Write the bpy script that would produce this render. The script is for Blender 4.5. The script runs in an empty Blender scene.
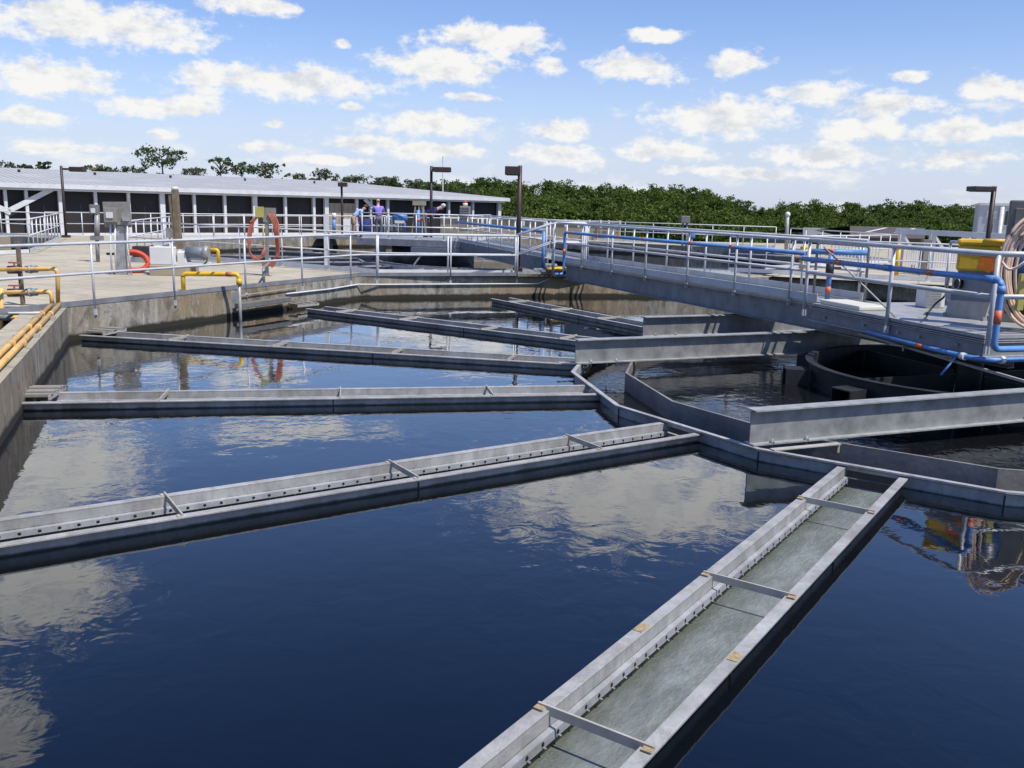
import bpy, bmesh, math, random
from mathutils import Vector, Matrix, noise
from mathutils.geometry import tessellate_polygon
random.seed(7)
SC = bpy.context.scene
COL = SC.collection
PI = math.pi
# ------------------------------------------------------------------ camera (solved from the photograph)
F_PX, HOR, ROLL, CAMZ = 903.0, 179.5, 0.02337, 2.3
pt_ = math.atan(HOR / F_PX)
FW = Vector((0, math.cos(pt_), -math.sin(pt_)))
UP0 = Vector((0, math.sin(pt_), math.cos(pt_)))
RT = math.cos(ROLL) * Vector((1, 0, 0)) + math.sin(ROLL) * UP0
UP = math.cos(ROLL) * UP0 - math.sin(ROLL) * Vector((1, 0, 0))
EYE = Vector((0, 0, CAMZ))
def ray(x, y):
    return FW + RT * ((x - 512) / F_PX) + UP * ((384 - y) / F_PX)
def at(x, y, z):                      # the point of the horizontal plane z that the photograph shows at (x, y)
    d = ray(x, y); t = (z - CAMZ) / d.z
    return EYE + d * t
def atY(x, y, Y):                     # the point at depth Y
    d = ray(x, y)
    return EYE + d * (Y / d.y)
cam = bpy.data.cameras.new('camera')
cam.sensor_width = 36; cam.lens = F_PX / 1024 * 36; cam.clip_end = 3000; cam.clip_start = 0.05
co = bpy.data.objects.new('camera', cam); COL.objects.link(co)
co.matrix_world = Matrix(((RT.x, UP.x, -FW.x, 0), (RT.y, UP.y, -FW.y, 0), (RT.z, UP.z, -FW.z, CAMZ), (0, 0, 0, 1)))
SC.camera = co

# ------------------------------------------------------------------ materials
def nt(name):
    m = bpy.data.materials.new(name); m.use_nodes = True
    t = m.node_tree; b = t.nodes['Principled BSDF']
    return m, t, b
def N(t, typ, **kw):
    n = t.nodes.new(typ)
    for k, v in kw.items():
        setattr(n, k, v)
    return n
def L(t, a, b): t.links.new(a, b)
def ramp(t, fac, stops):
    r = N(t, 'ShaderNodeValToRGB'); e = r.color_ramp.elements
    while len(e) < len(stops): e.new(0.5)
    for i, (p, c) in enumerate(stops):
        e[i].position = p; e[i].color = (*c, 1) if len(c) == 3 else c
    L(t, fac, r.inputs[0]); return r.outputs[0]
def gray(v): return (v, v, v)
def noise_tex(t, scale, vec=None, detail=5, rough=0.6, stretch=None, dist=0.0):
    n = N(t, 'ShaderNodeTexNoise'); n.inputs['Scale'].default_value = scale
    n.inputs['Detail'].default_value = detail; n.inputs['Roughness'].default_value = rough
    n.inputs['Distortion'].default_value = dist
    if vec is None: vec = N(t, 'ShaderNodeNewGeometry').outputs['Position']
    if stretch:
        mp = N(t, 'ShaderNodeMapping'); mp.inputs['Scale'].default_value = stretch
        L(t, vec, mp.inputs[0]); vec = mp.outputs[0]
    L(t, vec, n.inputs['Vector']); return n.outputs['Fac']
def mixc(t, fac, a, b, mode='MIX'):
    m = N(t, 'ShaderNodeMix', data_type='RGBA', blend_type=mode)
    for s, v in ((0, fac), (6, a), (7, b)):
        if hasattr(v, 'links'): L(t, v, m.inputs[s])
        elif s == 0: m.inputs[0].default_value = v
        else: m.inputs[s].default_value = (*v, 1)
    return m.outputs[2]
def bump(t, b, h, strength, dist=0.02):
    n = N(t, 'ShaderNodeBump'); n.inputs['Strength'].default_value = strength; n.inputs['Distance'].default_value = dist
    L(t, h, n.inputs['Height']); L(t, n.outputs[0], b.inputs['Normal'])
def paint(name, col, rough=0.5, metal=0.0, var=0.18, scale=6.0, dirt=None, dirt_amt=0.0, bmp=0.0):
    m, t, b = nt(name)
    n = noise_tex(t, scale)
    lo = tuple(max(0, c * (1 - var)) for c in col); hi = tuple(min(1, c * (1 + var)) for c in col)
    c = ramp(t, n, [(0.3, lo), (0.7, hi)])
    if dirt:
        d = noise_tex(t, scale * 0.6, stretch=(1, 1, 0.25), detail=8, rough=0.7)
        f = ramp(t, d, [(0.62 - dirt_amt * 0.3, gray(0)), (0.78 - dirt_amt * 0.2, gray(min(1, dirt_amt * 1.6)))])
        c = mixc(t, f, c, dirt)
    L(t, c, b.inputs['Base Color'])
    b.inputs['Roughness'].default_value = rough; b.inputs['Metallic'].default_value = metal
    if bmp: bump(t, b, noise_tex(t, scale * 8), bmp, 0.01)
    return m
M = {}
M['rail'] = paint('painted aluminium', (0.50, 0.51, 0.53), 0.42, 0.1, 0.12, 3, (0.26, 0.25, 0.24), 0.35)
M['rail_far'] = paint('weathered white paint', (0.60, 0.60, 0.60), 0.5, 0.0, 0.10, 3, (0.36, 0.35, 0.33), 0.25)
M['galv'] = paint('galvanised steel', (0.235, 0.235, 0.225), 0.52, 0.2, 0.35, 5, (0.33, 0.315, 0.28), 0.4)
M['galv_light'] = paint('light galvanised steel', (0.32, 0.32, 0.315), 0.5, 0.2, 0.25, 7, (0.25, 0.24, 0.22), 0.25)
M['girder'] = paint('grey girder paint', (0.205, 0.212, 0.222), 0.58, 0.1, 0.22, 4, (0.11, 0.11, 0.112), 0.4)
M['white'] = paint('white paint', (0.64, 0.63, 0.59), 0.5, 0, 0.06, 2, (0.5, 0.46, 0.38), 0.1)
M['cream'] = paint('cream lid plastic', (0.56, 0.55, 0.47), 0.5, 0, 0.06, 2, (0.45, 0.42, 0.33), 0.15)
M['black'] = paint('black rubber', (0.018, 0.018, 0.022), 0.55, 0, 0.3, 9)
M['navy'] = paint('navy valve body', (0.02, 0.022, 0.05), 0.45, 0, 0.3, 9)
M['blue'] = paint('blue pipe', (0.10, 0.24, 0.50), 0.5, 0, 0.2, 5, (0.17, 0.30, 0.52), 0.35)
M['blue_dark'] = paint('dark blue motor paint', (0.012, 0.045, 0.13), 0.4, 0, 0.2, 4)
M['blue_grey'] = paint('blue grey motor paint', (0.15, 0.175, 0.205), 0.5, 0, 0.15, 6)
M['orange'] = paint('orange band', (0.62, 0.14, 0.06), 0.55, 0, 0.2, 12, (0.5, 0.25, 0.15), 0.3)
M['stain_orange'] = paint('orange splash', (0.72, 0.17, 0.012), 0.5, 0, 0.15, 14)
M['lifebuoy'] = paint('red orange ring', (0.50, 0.045, 0.013), 0.55, 0, 0.18, 6)
M['yellow'] = paint('safety yellow', (0.66, 0.40, 0.02), 0.45, 0, 0.12, 7, (0.35, 0.2, 0.03), 0.25)
M['peach'] = paint('faded yellow pipe', (0.68, 0.42, 0.13), 0.5, 0, 0.18, 6, (0.42, 0.16, 0.06), 0.4)
M['brown'] = paint('bronze lamp paint', (0.045, 0.028, 0.024), 0.5, 0.1, 0.2, 5)
M['rust'] = paint('rusty steel', (0.22, 0.11, 0.05), 0.8, 0, 0.35, 20)
M['rust_pale'] = paint('pale rust patch', (0.33, 0.25, 0.14), 0.85, 0, 0.4, 45, (0.24, 0.13, 0.05), 0.5)
M['wood'] = paint('weathered timber', (0.17, 0.13, 0.085), 0.85, 0, 0.3, 10, (0.09, 0.07, 0.05), 0.4, 0.3)
M['strap'] = paint('strap bar', (0.37, 0.345, 0.30), 0.6, 0, 0.15, 9, (0.28, 0.22, 0.13), 0.35)
M['board'] = paint('weathered grey board', (0.23, 0.215, 0.19), 0.7, 0, 0.15, 12, (0.15, 0.13, 0.11), 0.3)
M['hose_tan'] = paint('tan hose', (0.62, 0.45, 0.33), 0.55, 0, 0.16, 6, (0.42, 0.28, 0.19), 0.35)
M['hose_red'] = paint('red hose', (0.40, 0.11, 0.06), 0.6, 0, 0.25, 7, (0.28, 0.12, 0.07), 0.4)
M['sign_yellow'] = paint('faded yellow sign', (0.40, 0.36, 0.10), 0.6, 0, 0.15, 20)
M['skin'] = paint('skin', (0.50, 0.28, 0.19), 0.5, 0, 0.05, 5)
M['purple'] = paint('purple shirt cloth', (0.23, 0.17, 0.55), 0.8, 0, 0.1, 9)
M['paleblue'] = paint('pale blue shirt cloth', (0.34, 0.48, 0.74), 0.8, 0, 0.1, 9)
M['khaki'] = paint('khaki cloth', (0.38, 0.26, 0.15), 0.8, 0, 0.1, 9)
M['darkcloth'] = paint('dark trousers cloth', (0.10, 0.10, 0.13), 0.8, 0, 0.1, 9)
M['navycloth'] = paint('navy cloth', (0.012, 0.02, 0.11), 0.8, 0, 0.2, 9)
M['hair'] = paint('brown hair', (0.10, 0.05, 0.03), 0.7, 0, 0.3, 40)
M['greyhair'] = paint('grey hair', (0.5, 0.48, 0.45), 0.7, 0, 0.2, 40)
M['screen'] = paint('dark insect screen', (0.016, 0.012, 0.014), 0.7, 0, 0.4, 0.6)
M['tanwall'] = paint('tan concrete', (0.33, 0.275, 0.19), 0.85, 0, 0.12, 1.2, (0.25, 0.2, 0.14), 0.2, 0.15)
M['shed_grey'] = paint('grey shed roofing', (0.17, 0.165, 0.15), 0.8, 0, 0.1, 2)
M['shed_brown'] = paint('brown shed roofing', (0.075, 0.058, 0.05), 0.8, 0, 0.15, 2)
M['cabinet'] = paint('grey cabinet paint', (0.16, 0.155, 0.145), 0.6, 0.1, 0.2, 6, (0.1, 0.09, 0.08), 0.3)
M['palewall'] = paint('pale grey cladding', (0.42, 0.43, 0.46), 0.6, 0, 0.06, 2)
M['frame_dim'] = paint('frame painted dim', (0.05, 0.043, 0.042), 0.7, 0, 0.2, 2)  # dark tone stands in for the shade inside the screened bays
M['glass'] = paint('dark window glass', (0.03, 0.035, 0.04), 0.12, 0, 0.2, 2)
M['darksteel'] = paint('dark coated steel', (0.014, 0.014, 0.016), 0.6, 0.0, 0.35, 4, (0.05, 0.046, 0.045), 0.3)
M['trunk'] = paint('grey bark', (0.16, 0.13, 0.10), 0.9, 0, 0.3, 3)

def launder_mat(name, base, tide, metal=0.1):
    """weathered trough plate with a dark wet tide mark just above the water"""
    m, t, b = nt(name)
    geo = N(t, 'ShaderNodeNewGeometry'); pos = geo.outputs['Position']
    n1 = noise_tex(t, 3.5, pos, 8, 0.65)
    n2 = noise_tex(t, 22, pos, 4, 0.6)
    n3 = noise_tex(t, 9, pos, 6, 0.7, (1, 1, 0.12))
    lo = tuple(c * 0.72 for c in base); hi = tuple(min(1, c * 1.22) for c in base)
    c = ramp(t, n1, [(0.32, lo), (0.68, hi)])
    c = mixc(t, ramp(t, n2, [(0.52, gray(0)), (0.75, gray(0.45))]), c, tuple(x * 0.6 for x in base))
    c = mixc(t, ramp(t, n3, [(0.50, gray(0)), (0.66, gray(0.55))]), c, (0.22, 0.20, 0.165))
    n7 = noise_tex(t, 1.3, pos, 9, 0.78, (1, 1, 1), 0.8)
    c = mixc(t, ramp(t, n7, [(0.50, gray(0)), (0.63, gray(0.6))]), c, tuple(x * f for x, f in zip(base, (0.52, 0.49, 0.44))))
    sx = N(t, 'ShaderNodeSeparateXYZ'); L(t, pos, sx.inputs[0])
    ad = N(t, 'ShaderNodeMath', operation='MULTIPLY_ADD'); L(t, n1, ad.inputs[0]); ad.inputs[1].default_value = 0.035; L(t, sx.outputs[2], ad.inputs[2])
    f = ramp(t, ad.outputs[0], [(0.0, gray(1)), (1.0, gray(0))])
    mr = N(t, 'ShaderNodeMapRange'); L(t, ad.outputs[0], mr.inputs[0])
    mr.inputs[1].default_value = tide + 0.010; mr.inputs[2].default_value = tide + 0.028; mr.inputs[3].default_value = 1; mr.inputs[4].default_value = 0
    slime = ramp(t, n2, [(0.3, (0.012, 0.014, 0.008)), (0.7, (0.042, 0.045, 0.028))])
    c = mixc(t, mr.outputs[0], c, slime)
    L(t, c, b.inputs['Base Color'])
    r = N(t, 'ShaderNodeMapRange'); L(t, mr.outputs[0], r.inputs[0]); r.inputs[3].default_value = 0.52; r.inputs[4].default_value = 0.28
    L(t, r.outputs[0], b.inputs['Roughness']); b.inputs['Metallic'].default_value = metal
    bump(t, b, n2, 0.15, 0.01)
    return m
M['launder'] = launder_mat('weathered launder plate', (0.365, 0.355, 0.34), 0.016)
M['ledge'] = launder_mat('pale weir plate', (0.30, 0.305, 0.32), -0.05)
def ledge_holes():
    m = M['ledge']; t = m.node_tree; b = t.nodes['Principled BSDF']
    tc = N(t, 'ShaderNodeTexCoord').outputs['Object']; sx = N(t, 'ShaderNodeSeparateXYZ'); L(t, tc, sx.inputs[0])
    def mt(op, a, c=None):
        n = N(t, 'ShaderNodeMath', operation=op)
        for i, v in enumerate((a, c)):
            if v is None: continue
            if hasattr(v, 'links'): L(t, v, n.inputs[i])
            else: n.inputs[i].default_value = v
        return n.outputs[0]
    fx = mt('SUBTRACT', mt('PINGPONG', mt('SUBTRACT', sx.outputs[0], 0.12), 0.0625), 0.0)
    dz = mt('MULTIPLY', mt('SUBTRACT', sx.outputs[2], -0.006), 1.1)
    r2 = mt('ADD', mt('MULTIPLY', fx, fx), mt('MULTIPLY', dz, dz))
    hole = mt('LESS_THAN', r2, 0.0125 ** 2)
    old = b.inputs['Base Color'].links[0].from_socket
    L(t, mixc(t, hole, old, (0.008, 0.008, 0.006)), b.inputs['Base Color'])
ledge_holes()
M['slime'] = launder_mat('slimy trough liner', (0.07, 0.075, 0.045), 0.02)
M['collector'] = launder_mat('collector plate', (0.375, 0.368, 0.36), 0.006)
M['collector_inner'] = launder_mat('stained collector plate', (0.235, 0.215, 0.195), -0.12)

def concrete(name, base, wall=False):
    m, t, b = nt(name)
    geo = N(t, 'ShaderNodeNewGeometry'); pos = geo.outputs['Position']
    n1 = noise_tex(t, 0.55, pos, 8, 0.65); n2 = noise_tex(t, 14, pos, 6, 0.7); n4 = noise_tex(t, 2.2, pos, 6, 0.7)
    lo = tuple(c * 0.80 for c in base); hi = tuple(min(1, c * 1.15) for c in base)
    c = ramp(t, n1, [(0.3, lo), (0.7, hi)])
    c = mixc(t, ramp(t, n2, [(0.35, gray(0.35)), (0.6, gray(0))]), c, tuple(x * 0.62 for x in base))
    c = mixc(t, ramp(t, n4, [(0.55, gray(0)), (0.75, gray(0.5))]), c, tuple(x * f for x, f in zip(base, (0.72, 0.66, 0.56))))
    if wall:
        s = noise_tex(t, 3.2, pos, 9, 0.75, (1, 1, 0.22), 0.8)
        c = mixc(t, ramp(t, s, [(0.44, gray(0)), (0.62, gray(0.85))]), c, (0.125, 0.108, 0.08))
        s2 = noise_tex(t, 0.35, pos, 3, 0.5)
        c = mixc(t, ramp(t, s2, [(0.42, gray(0)), (0.58, gray(0.8))]), c, (0.27, 0.195, 0.105))
        s3 = noise_tex(t, 11, pos, 6, 0.75, (1, 1, 0.15), 0.6)
        c = mixc(t, ramp(t, s3, [(0.52, gray(0)), (0.66, gray(0.6))]), c, (0.48, 0.46, 0.42))
        s5 = noise_tex(t, 1.6, pos, 10, 0.8, (1, 1, 0.8), 1.2)
        c = mixc(t, ramp(t, s5, [(0.50, gray(0)), (0.60, gray(0.72))]), c, (0.085, 0.075, 0.055))
        s6 = noise_tex(t, 20, pos, 6, 0.8)
        c = mixc(t, ramp(t, s6, [(0.52, gray(0)), (0.68, gray(0.6))]), c, (0.10, 0.088, 0.066))
        sx = N(t, 'ShaderNodeSeparateXYZ'); L(t, pos, sx.inputs[0])
        ad = N(t, 'ShaderNodeMath', operation='MULTIPLY_ADD'); L(t, n4, ad.inputs[0]); ad.inputs[1].default_value = -0.15; L(t, sx.outputs[2], ad.inputs[2])
        mr = N(t, 'ShaderNodeMapRange'); L(t, ad.outputs[0], mr.inputs[0])
        mr.inputs[1].default_value = 0.0; mr.inputs[2].default_value = 0.05; mr.inputs[3].default_value = 1; mr.inputs[4].default_value = 0
        c = mixc(t, mr.outputs[0], c, (0.022, 0.02, 0.013))
    else:
        d5 = noise_tex(t, 0.9, pos, 9, 0.75, (1, 1, 1), 1.0)
        c = mixc(t, ramp(t, d5, [(0.50, gray(0)), (0.64, gray(0.55))]), c, tuple(x * 0.55 for x in base))
        bk = N(t, 'ShaderNodeTexBrick'); bk.offset = 0; bk.inputs['Scale'].default_value = 0.28
        bk.inputs['Mortar Size'].default_value = 0.008; bk.inputs['Color1'].default_value = (0, 0, 0, 1); bk.inputs['Color2'].default_value = (0, 0, 0, 1); bk.inputs['Mortar'].default_value = (1, 1, 1, 1)
        mp = N(t, 'ShaderNodeMapping'); mp.inputs['Rotation'].default_value = (0, 0, math.radians(24)); L(t, pos, mp.inputs[0]); L(t, mp.outputs[0], bk.inputs['Vector'])
        ml = N(t, 'ShaderNodeMath', operation='MULTIPLY'); L(t, bk.outputs['Color'], ml.inputs[0]); ml.inputs[1].default_value = 0.55
        c = mixc(t, ml.outputs[0], c, tuple(x * 0.45 for x in base))
    L(t, c, b.inputs['Base Color']); b.inputs['Roughness'].default_value = 0.88
    bump(t, b, n2, 0.25, 0.01)
    return m
M['deck'] = concrete('pale deck concrete', (0.44, 0.385, 0.285))
M['tankwall'] = concrete('stained tank concrete', (0.34, 0.315, 0.262), True)
M['coping'] = concrete('wall top concrete', (0.36, 0.33, 0.25))

def water_mat(name, deep, scale, strength, stretch, rough=0.015, second=None, coat=0.0):
    m, t, b = nt(name)
    pos = N(t, 'ShaderNodeNewGeometry').outputs['Position']
    b.inputs['Base Color'].default_value = (*deep, 1); b.inputs['Roughness'].default_value = rough
    b.inputs['IOR'].default_value = 1.33; b.inputs['Coat Weight'].default_value = coat; b.inputs['Coat IOR'].default_value = 1.33; b.inputs['Coat Roughness'].default_value = rough
    h = noise_tex(t, scale, pos, 3, 0.55, stretch, 0.4)
    patch = noise_tex(t, 0.28, pos, 2, 0.5)
    pm = ramp(t, patch, [(0.38, gray(0.25)), (0.62, gray(1.0))])
    ml = N(t, 'ShaderNodeMath', operation='MULTIPLY'); L(t, h, ml.inputs[0]); L(t, pm, ml.inputs[1])
    out = ml.outputs[0]
    if second:
        h2 = noise_tex(t, second[0], pos, 2, 0.5, second[1], 0.2)
        m2 = N(t, 'ShaderNodeMath', operation='MULTIPLY_ADD'); L(t, h2, m2.inputs[0]); m2.inputs[1].default_value = second[2]; L(t, out, m2.inputs[2]); out = m2.outputs[0]
    bump(t, b, out, strength, 0.05)
    L(t, b.inputs['Normal'].links[0].from_socket, b.inputs['Coat Normal'])
    return m
M['water'] = water_mat('still tank water', (0.0022, 0.0040, 0.0062), 3.4, 0.08, (1, 1, 1), second=(0.9, (1, 1, 1), 0.9), coat=1.0)
M['water_rough'] = water_mat('stirred dark water', (0.006, 0.006, 0.007), 5.0, 0.22, (1, 1, 1), 0.03, second=(1.4, (1, 1, 1), 0.8))
M['water_far'] = water_mat('far tank water', (0.012, 0.014, 0.02), 3.0, 0.05, (1, 1, 1), 0.04)
def flow_mat():
    m, t, b = nt('pale flowing effluent')
    tc = N(t, 'ShaderNodeTexCoord').outputs['Object']
    n1 = noise_tex(t, 7, tc, 10, 0.78, (0.4, 1, 1), 0.3); n2 = noise_tex(t, 42, tc, 6, 0.7, (0.4, 1, 1), 0.3)
    c = ramp(t, n1, [(0.30, (0.12, 0.13, 0.11)), (0.48, (0.175, 0.195, 0.185)), (0.68, (0.27, 0.30, 0.295))])
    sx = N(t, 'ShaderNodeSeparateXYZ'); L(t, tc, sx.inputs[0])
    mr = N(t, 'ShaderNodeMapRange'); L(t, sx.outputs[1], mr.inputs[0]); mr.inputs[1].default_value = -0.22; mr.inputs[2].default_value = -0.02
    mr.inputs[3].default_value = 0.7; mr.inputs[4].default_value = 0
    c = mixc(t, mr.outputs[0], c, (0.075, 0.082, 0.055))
    L(t, c, b.inputs['Base Color']); b.inputs['Roughness'].default_value = 0.10; b.inputs['IOR'].default_value = 1.33
    bump(t, b, n2, 0.6, 0.03)
    return m
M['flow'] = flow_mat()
def roof_mat():
    m, t, b = nt('ribbed white roofing')
    tc = N(t, 'ShaderNodeTexCoord').outputs['Object']
    w = N(t, 'ShaderNodeTexWave', wave_type='BANDS', bands_direction='X'); w.inputs['Scale'].default_value = 1.1
    L(t, tc, w.inputs['Vector'])
    c = ramp(t, w.outputs['Fac'], [(0.0, (0.23, 0.235, 0.235)), (0.25, (0.32, 0.325, 0.32)), (1.0, (0.37, 0.37, 0.36))])
    n = noise_tex(t, 0.6, tc, 5, 0.6)
    c = mixc(t, ramp(t, n, [(0.45, gray(0)), (0.75, gray(0.4))]), c, (0.5, 0.5, 0.5))
    L(t, c, b.inputs['Base Color']); b.inputs['Roughness'].default_value = 0.6; b.inputs['Specular IOR Level'].default_value = 0.2
    bump(t, b, w.outputs['Fac'], 0.3, 0.05)
    return m
M['roof'] = roof_mat()
def leaf_mat(name, a, bb, c_):
    m, t, b = nt(name)
    geo = N(t, 'ShaderNodeNewGeometry')
    n = noise_tex(t, 0.16, geo.outputs['Position'], 4, 0.7)
    rnd = geo.outputs['Random Per Island']
    mx = N(t, 'ShaderNodeMath', operation='MULTIPLY_ADD'); L(t, rnd, mx.inputs[0]); mx.inputs[1].default_value = 0.5
    m2 = N(t, 'ShaderNodeMath', operation='MULTIPLY_ADD'); L(t, n, m2.inputs[0]); m2.inputs[1].default_value = 1.0; m2.inputs[2].default_value = -0.25
    L(t, m2.outputs[0], mx.inputs[2])
    c = ramp(t, mx.outputs[0], [(0.1, a), (0.5, bb), (0.9, c_)])
    L(t, c, b.inputs['Base Color']); b.inputs['Roughness'].default_value = 0.6
    b.inputs['Specular IOR Level'].default_value = 0.15; tl = N(t, 'ShaderNodeBsdfTranslucent'); L(t, c, tl.inputs[0]); mxs = N(t, 'ShaderNodeMixShader'); mxs.inputs[0].default_value = 0.35; L(t, b.outputs[0], mxs.inputs[1]); L(t, tl.outputs[0], mxs.inputs[2]); L(t, mxs.outputs[0], t.nodes['Material Output'].inputs[0])
    return m
M['leaf'] = leaf_mat('woodland leaves', (0.030, 0.058, 0.009), (0.075, 0.120, 0.020), (0.165, 0.21, 0.045))
M['leaf_dark'] = leaf_mat('dark tree leaves', (0.045, 0.065, 0.028), (0.075, 0.105, 0.045), (0.13, 0.16, 0.075))
M['grass'] = paint('dry grass ground', (0.09, 0.11, 0.04), 0.95, 0, 0.3, 0.3)

# ------------------------------------------------------------------ mesh builder and tagging
class MB:
    def __init__(s): s.v = []; s.f = []; s.sm = []
    def add(s, vs, fs, smooth=False):
        o = len(s.v); s.v += [Vector(p) for p in vs]; s.f += [[i + o for i in f] for f in fs]; s.sm += [smooth] * len(fs)
        return s
    def box(s, c, size, rz=0.0, mat=None):
        hx, hy, hz = (q / 2 for q in size)
        vs = [Vector((x, y, z)) for z in (-hz, hz) for x, y in ((-hx, -hy), (hx, -hy), (hx, hy), (-hx, hy))]
        R = mat if mat is not None else Matrix.Rotation(rz, 3, 'Z')
        vs = [R @ v + Vector(c) for v in vs]
        return s.add(vs, [(3, 2, 1, 0), (4, 5, 6, 7), (0, 1, 5, 4), (1, 2, 6, 5), (2, 3, 7, 6), (3, 0, 4, 7)])
    def bar(s, a, b, w, h, up=(0, 0, 1)):
        a, b = Vector(a), Vector(b); d = (b - a); ln = d.length; d.normalize()
        u = Vector(up); y = u.cross(d)
        if y.length < 1e-4: y = Vector((1, 0, 0)).cross(d)
        y.normalize(); z = d.cross(y)
        R = Matrix((d, y, z)).transposed()
        return s.box((a + b) / 2, (ln, w, h), mat=R)
    def tube(s, path, r, n=10, caps=True, closed=False):
        path = [Vector(p) for p in path]; m = len(path); rings = []
        for i, p in enumerate(path):
            if closed: d = path[(i + 1) % m] - path[i - 1]
            else: d = path[min(i + 1, m - 1)] - path[max(i - 1, 0)]
            d.normalize(); a = Vector((0, 0, 1)) if abs(d.z) < 0.9 else Vector((1, 0, 0))
            x = a.cross(d).normalized(); y = d.cross(x)
            rr = r[i] if isinstance(r, (list, tuple)) else r
            k = 1.0
            if 0 < i < m - 1 or closed:
                d1 = (path[i] - path[i - 1]).normalized(); d2 = (path[(i + 1) % m] - path[i]).normalized()
                k = 1.0 / max(0.6, math.sqrt(max(0.02, (1 + d1.dot(d2)) / 2)))
            rings.append([p + (x * math.cos(2 * PI * j / n) + y * math.sin(2 * PI * j / n)) * rr * (1 + (k - 1) * 0.5) for j in range(n)])
        vs = [v for q in rings for v in q]; fs = []
        for i in range(m if closed else m - 1):
            a0 = i * n; b0 = ((i + 1) % m) * n
            for j in range(n): fs.append((a0 + j, a0 + (j + 1) % n, b0 + (j + 1) % n, b0 + j))
        s.add(vs, fs, True)
        if caps and not closed:
            s.add(rings[0], [tuple(range(n))[::-1]]); s.add(rings[-1], [tuple(range(n))])
        return s
    def cyl(s, a, b, r, n=14): return s.tube([a, b], r, n)
    def prism(s, poly, z0, z1):
        n = len(poly); vs = [(p[0], p[1], z0) for p in poly] + [(p[0], p[1], z1) for p in poly]
        return s.add(vs, [tuple(range(n))[::-1], tuple(range(n, 2 * n))] + [(i, (i + 1) % n, n + (i + 1) % n, n + i) for i in range(n)])
    def profile(s, prof, x0, x1):
        """extrude a closed (y, z) outline along x"""
        n = len(prof); vs = [(x0, y, z) for y, z in prof] + [(x1, y, z) for y, z in prof]
        return s.add(vs, [tuple(range(n)), tuple(range(n, 2 * n))[::-1]] + [(i, n + i, n + (i + 1) % n, (i + 1) % n) for i in range(n)])
    def ball(s, c, r, n=10, m=7, sc=(1, 1, 1)):
        vs = []; fs = []
        for i in range(m + 1):
            th = PI * i / m
            for j in range(n):
                ph = 2 * PI * j / n
                vs.append(Vector(c) + Vector((math.sin(th) * math.cos(ph) * sc[0], math.sin(th) * math.sin(ph) * sc[1], math.cos(th) * sc[2])) * r)
        for i in range(m):
            for j in range(n): fs.append((i * n + j, (i + 1) * n + j, (i + 1) * n + (j + 1) % n, i * n + (j + 1) % n))
        return s.add(vs, fs, True)
    def build(s, name, mat, parent=None, bevel=0.0, world=False):
        off = Vector((0, 0, 0))
        if parent is not None and world: off = parent_origin(parent)
        me = bpy.data.meshes.new(name); me.from_pydata([v - off for v in s.v], [], s.f)
        bm = bmesh.new(); bm.from_mesh(me); bmesh.ops.remove_doubles(bm, verts=bm.verts, dist=1e-6)
        bmesh.ops.recalc_face_normals(bm, faces=bm.faces)
        bm.to_mesh(me); bm.free()
        if any(s.sm) and len(me.polygons) == len(s.sm): me.polygons.foreach_set('use_smooth', s.sm)
        elif any(s.sm):
            me.polygons.foreach_set('use_smooth', [True] * len(me.polygons))
        me.materials.append(M[mat] if isinstance(mat, str) else mat)
        o = bpy.data.objects.new(name, me); COL.objects.link(o)
        if parent is not None: o.parent = parent
        if bevel:
            b = o.modifiers.new('bevel', 'BEVEL'); b.width = bevel; b.segments = 2; b.limit_method = 'ANGLE'
        return o
def parent_origin(p):
    o = Vector((0, 0, 0))
    while p is not None: o += Vector(p.location); p = p.parent
    return o
def tag(o, label=None, cat=None, group=None, kind=None):
    if label: o['label'] = label
    if cat: o['category'] = cat
    if group: o['group'] = group
    if kind: o['kind'] = kind
    return o
def thing(name, label, cat, loc=(0, 0, 0), rz=0.0, group=None):
    o = bpy.data.objects.new(name, None); COL.objects.link(o)
    o.location = loc; o.rotation_euler = (0, 0, rz); o.empty_display_size = 0.2
    return tag(o, label, cat, group)
def W(mb, name, mat, parent, **k): return mb.build(name, mat, parent, world=True, **k)
def children_of(o): return [c for c in bpy.data.objects if c.parent == o]
def copy_tree(o, loc, rz, label, name=None):
    c = o.copy(); COL.objects.link(c); c.location = loc; c.rotation_euler = (0, 0, rz); c['label'] = label
    for ch in children_of(o):
        d = ch.copy(); COL.objects.link(d); d.parent = c
        for g in children_of(ch):
            e = g.copy(); COL.objects.link(e); e.parent = d
    return c
def arc(c, a, b, r, t0, t1, n=8):
    c, a, b = Vector(c), Vector(a), Vector(b)
    return [c + (a * math.cos(t0 + (t1 - t0) * i / n) + b * math.sin(t0 + (t1 - t0) * i / n)) * r for i in range(n + 1)]
def bend(pts, r=0.08, n=5):
    """round the corners of a polyline"""
    pts = [Vector(p) for p in pts]; out = [pts[0]]
    for i in range(1, len(pts) - 1):
        p = pts[i]; a = (pts[i - 1] - p); b = (pts[i + 1] - p)
        k = min(r, a.length * 0.45, b.length * 0.45); a = p + a.normalized() * k; b = p + b.normalized() * k
        for j in range(n + 1):
            t = j / n; out.append(a * (1 - t) ** 2 + p * 2 * t * (1 - t) + b * t * t)
    out.append(pts[-1]); return out

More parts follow.
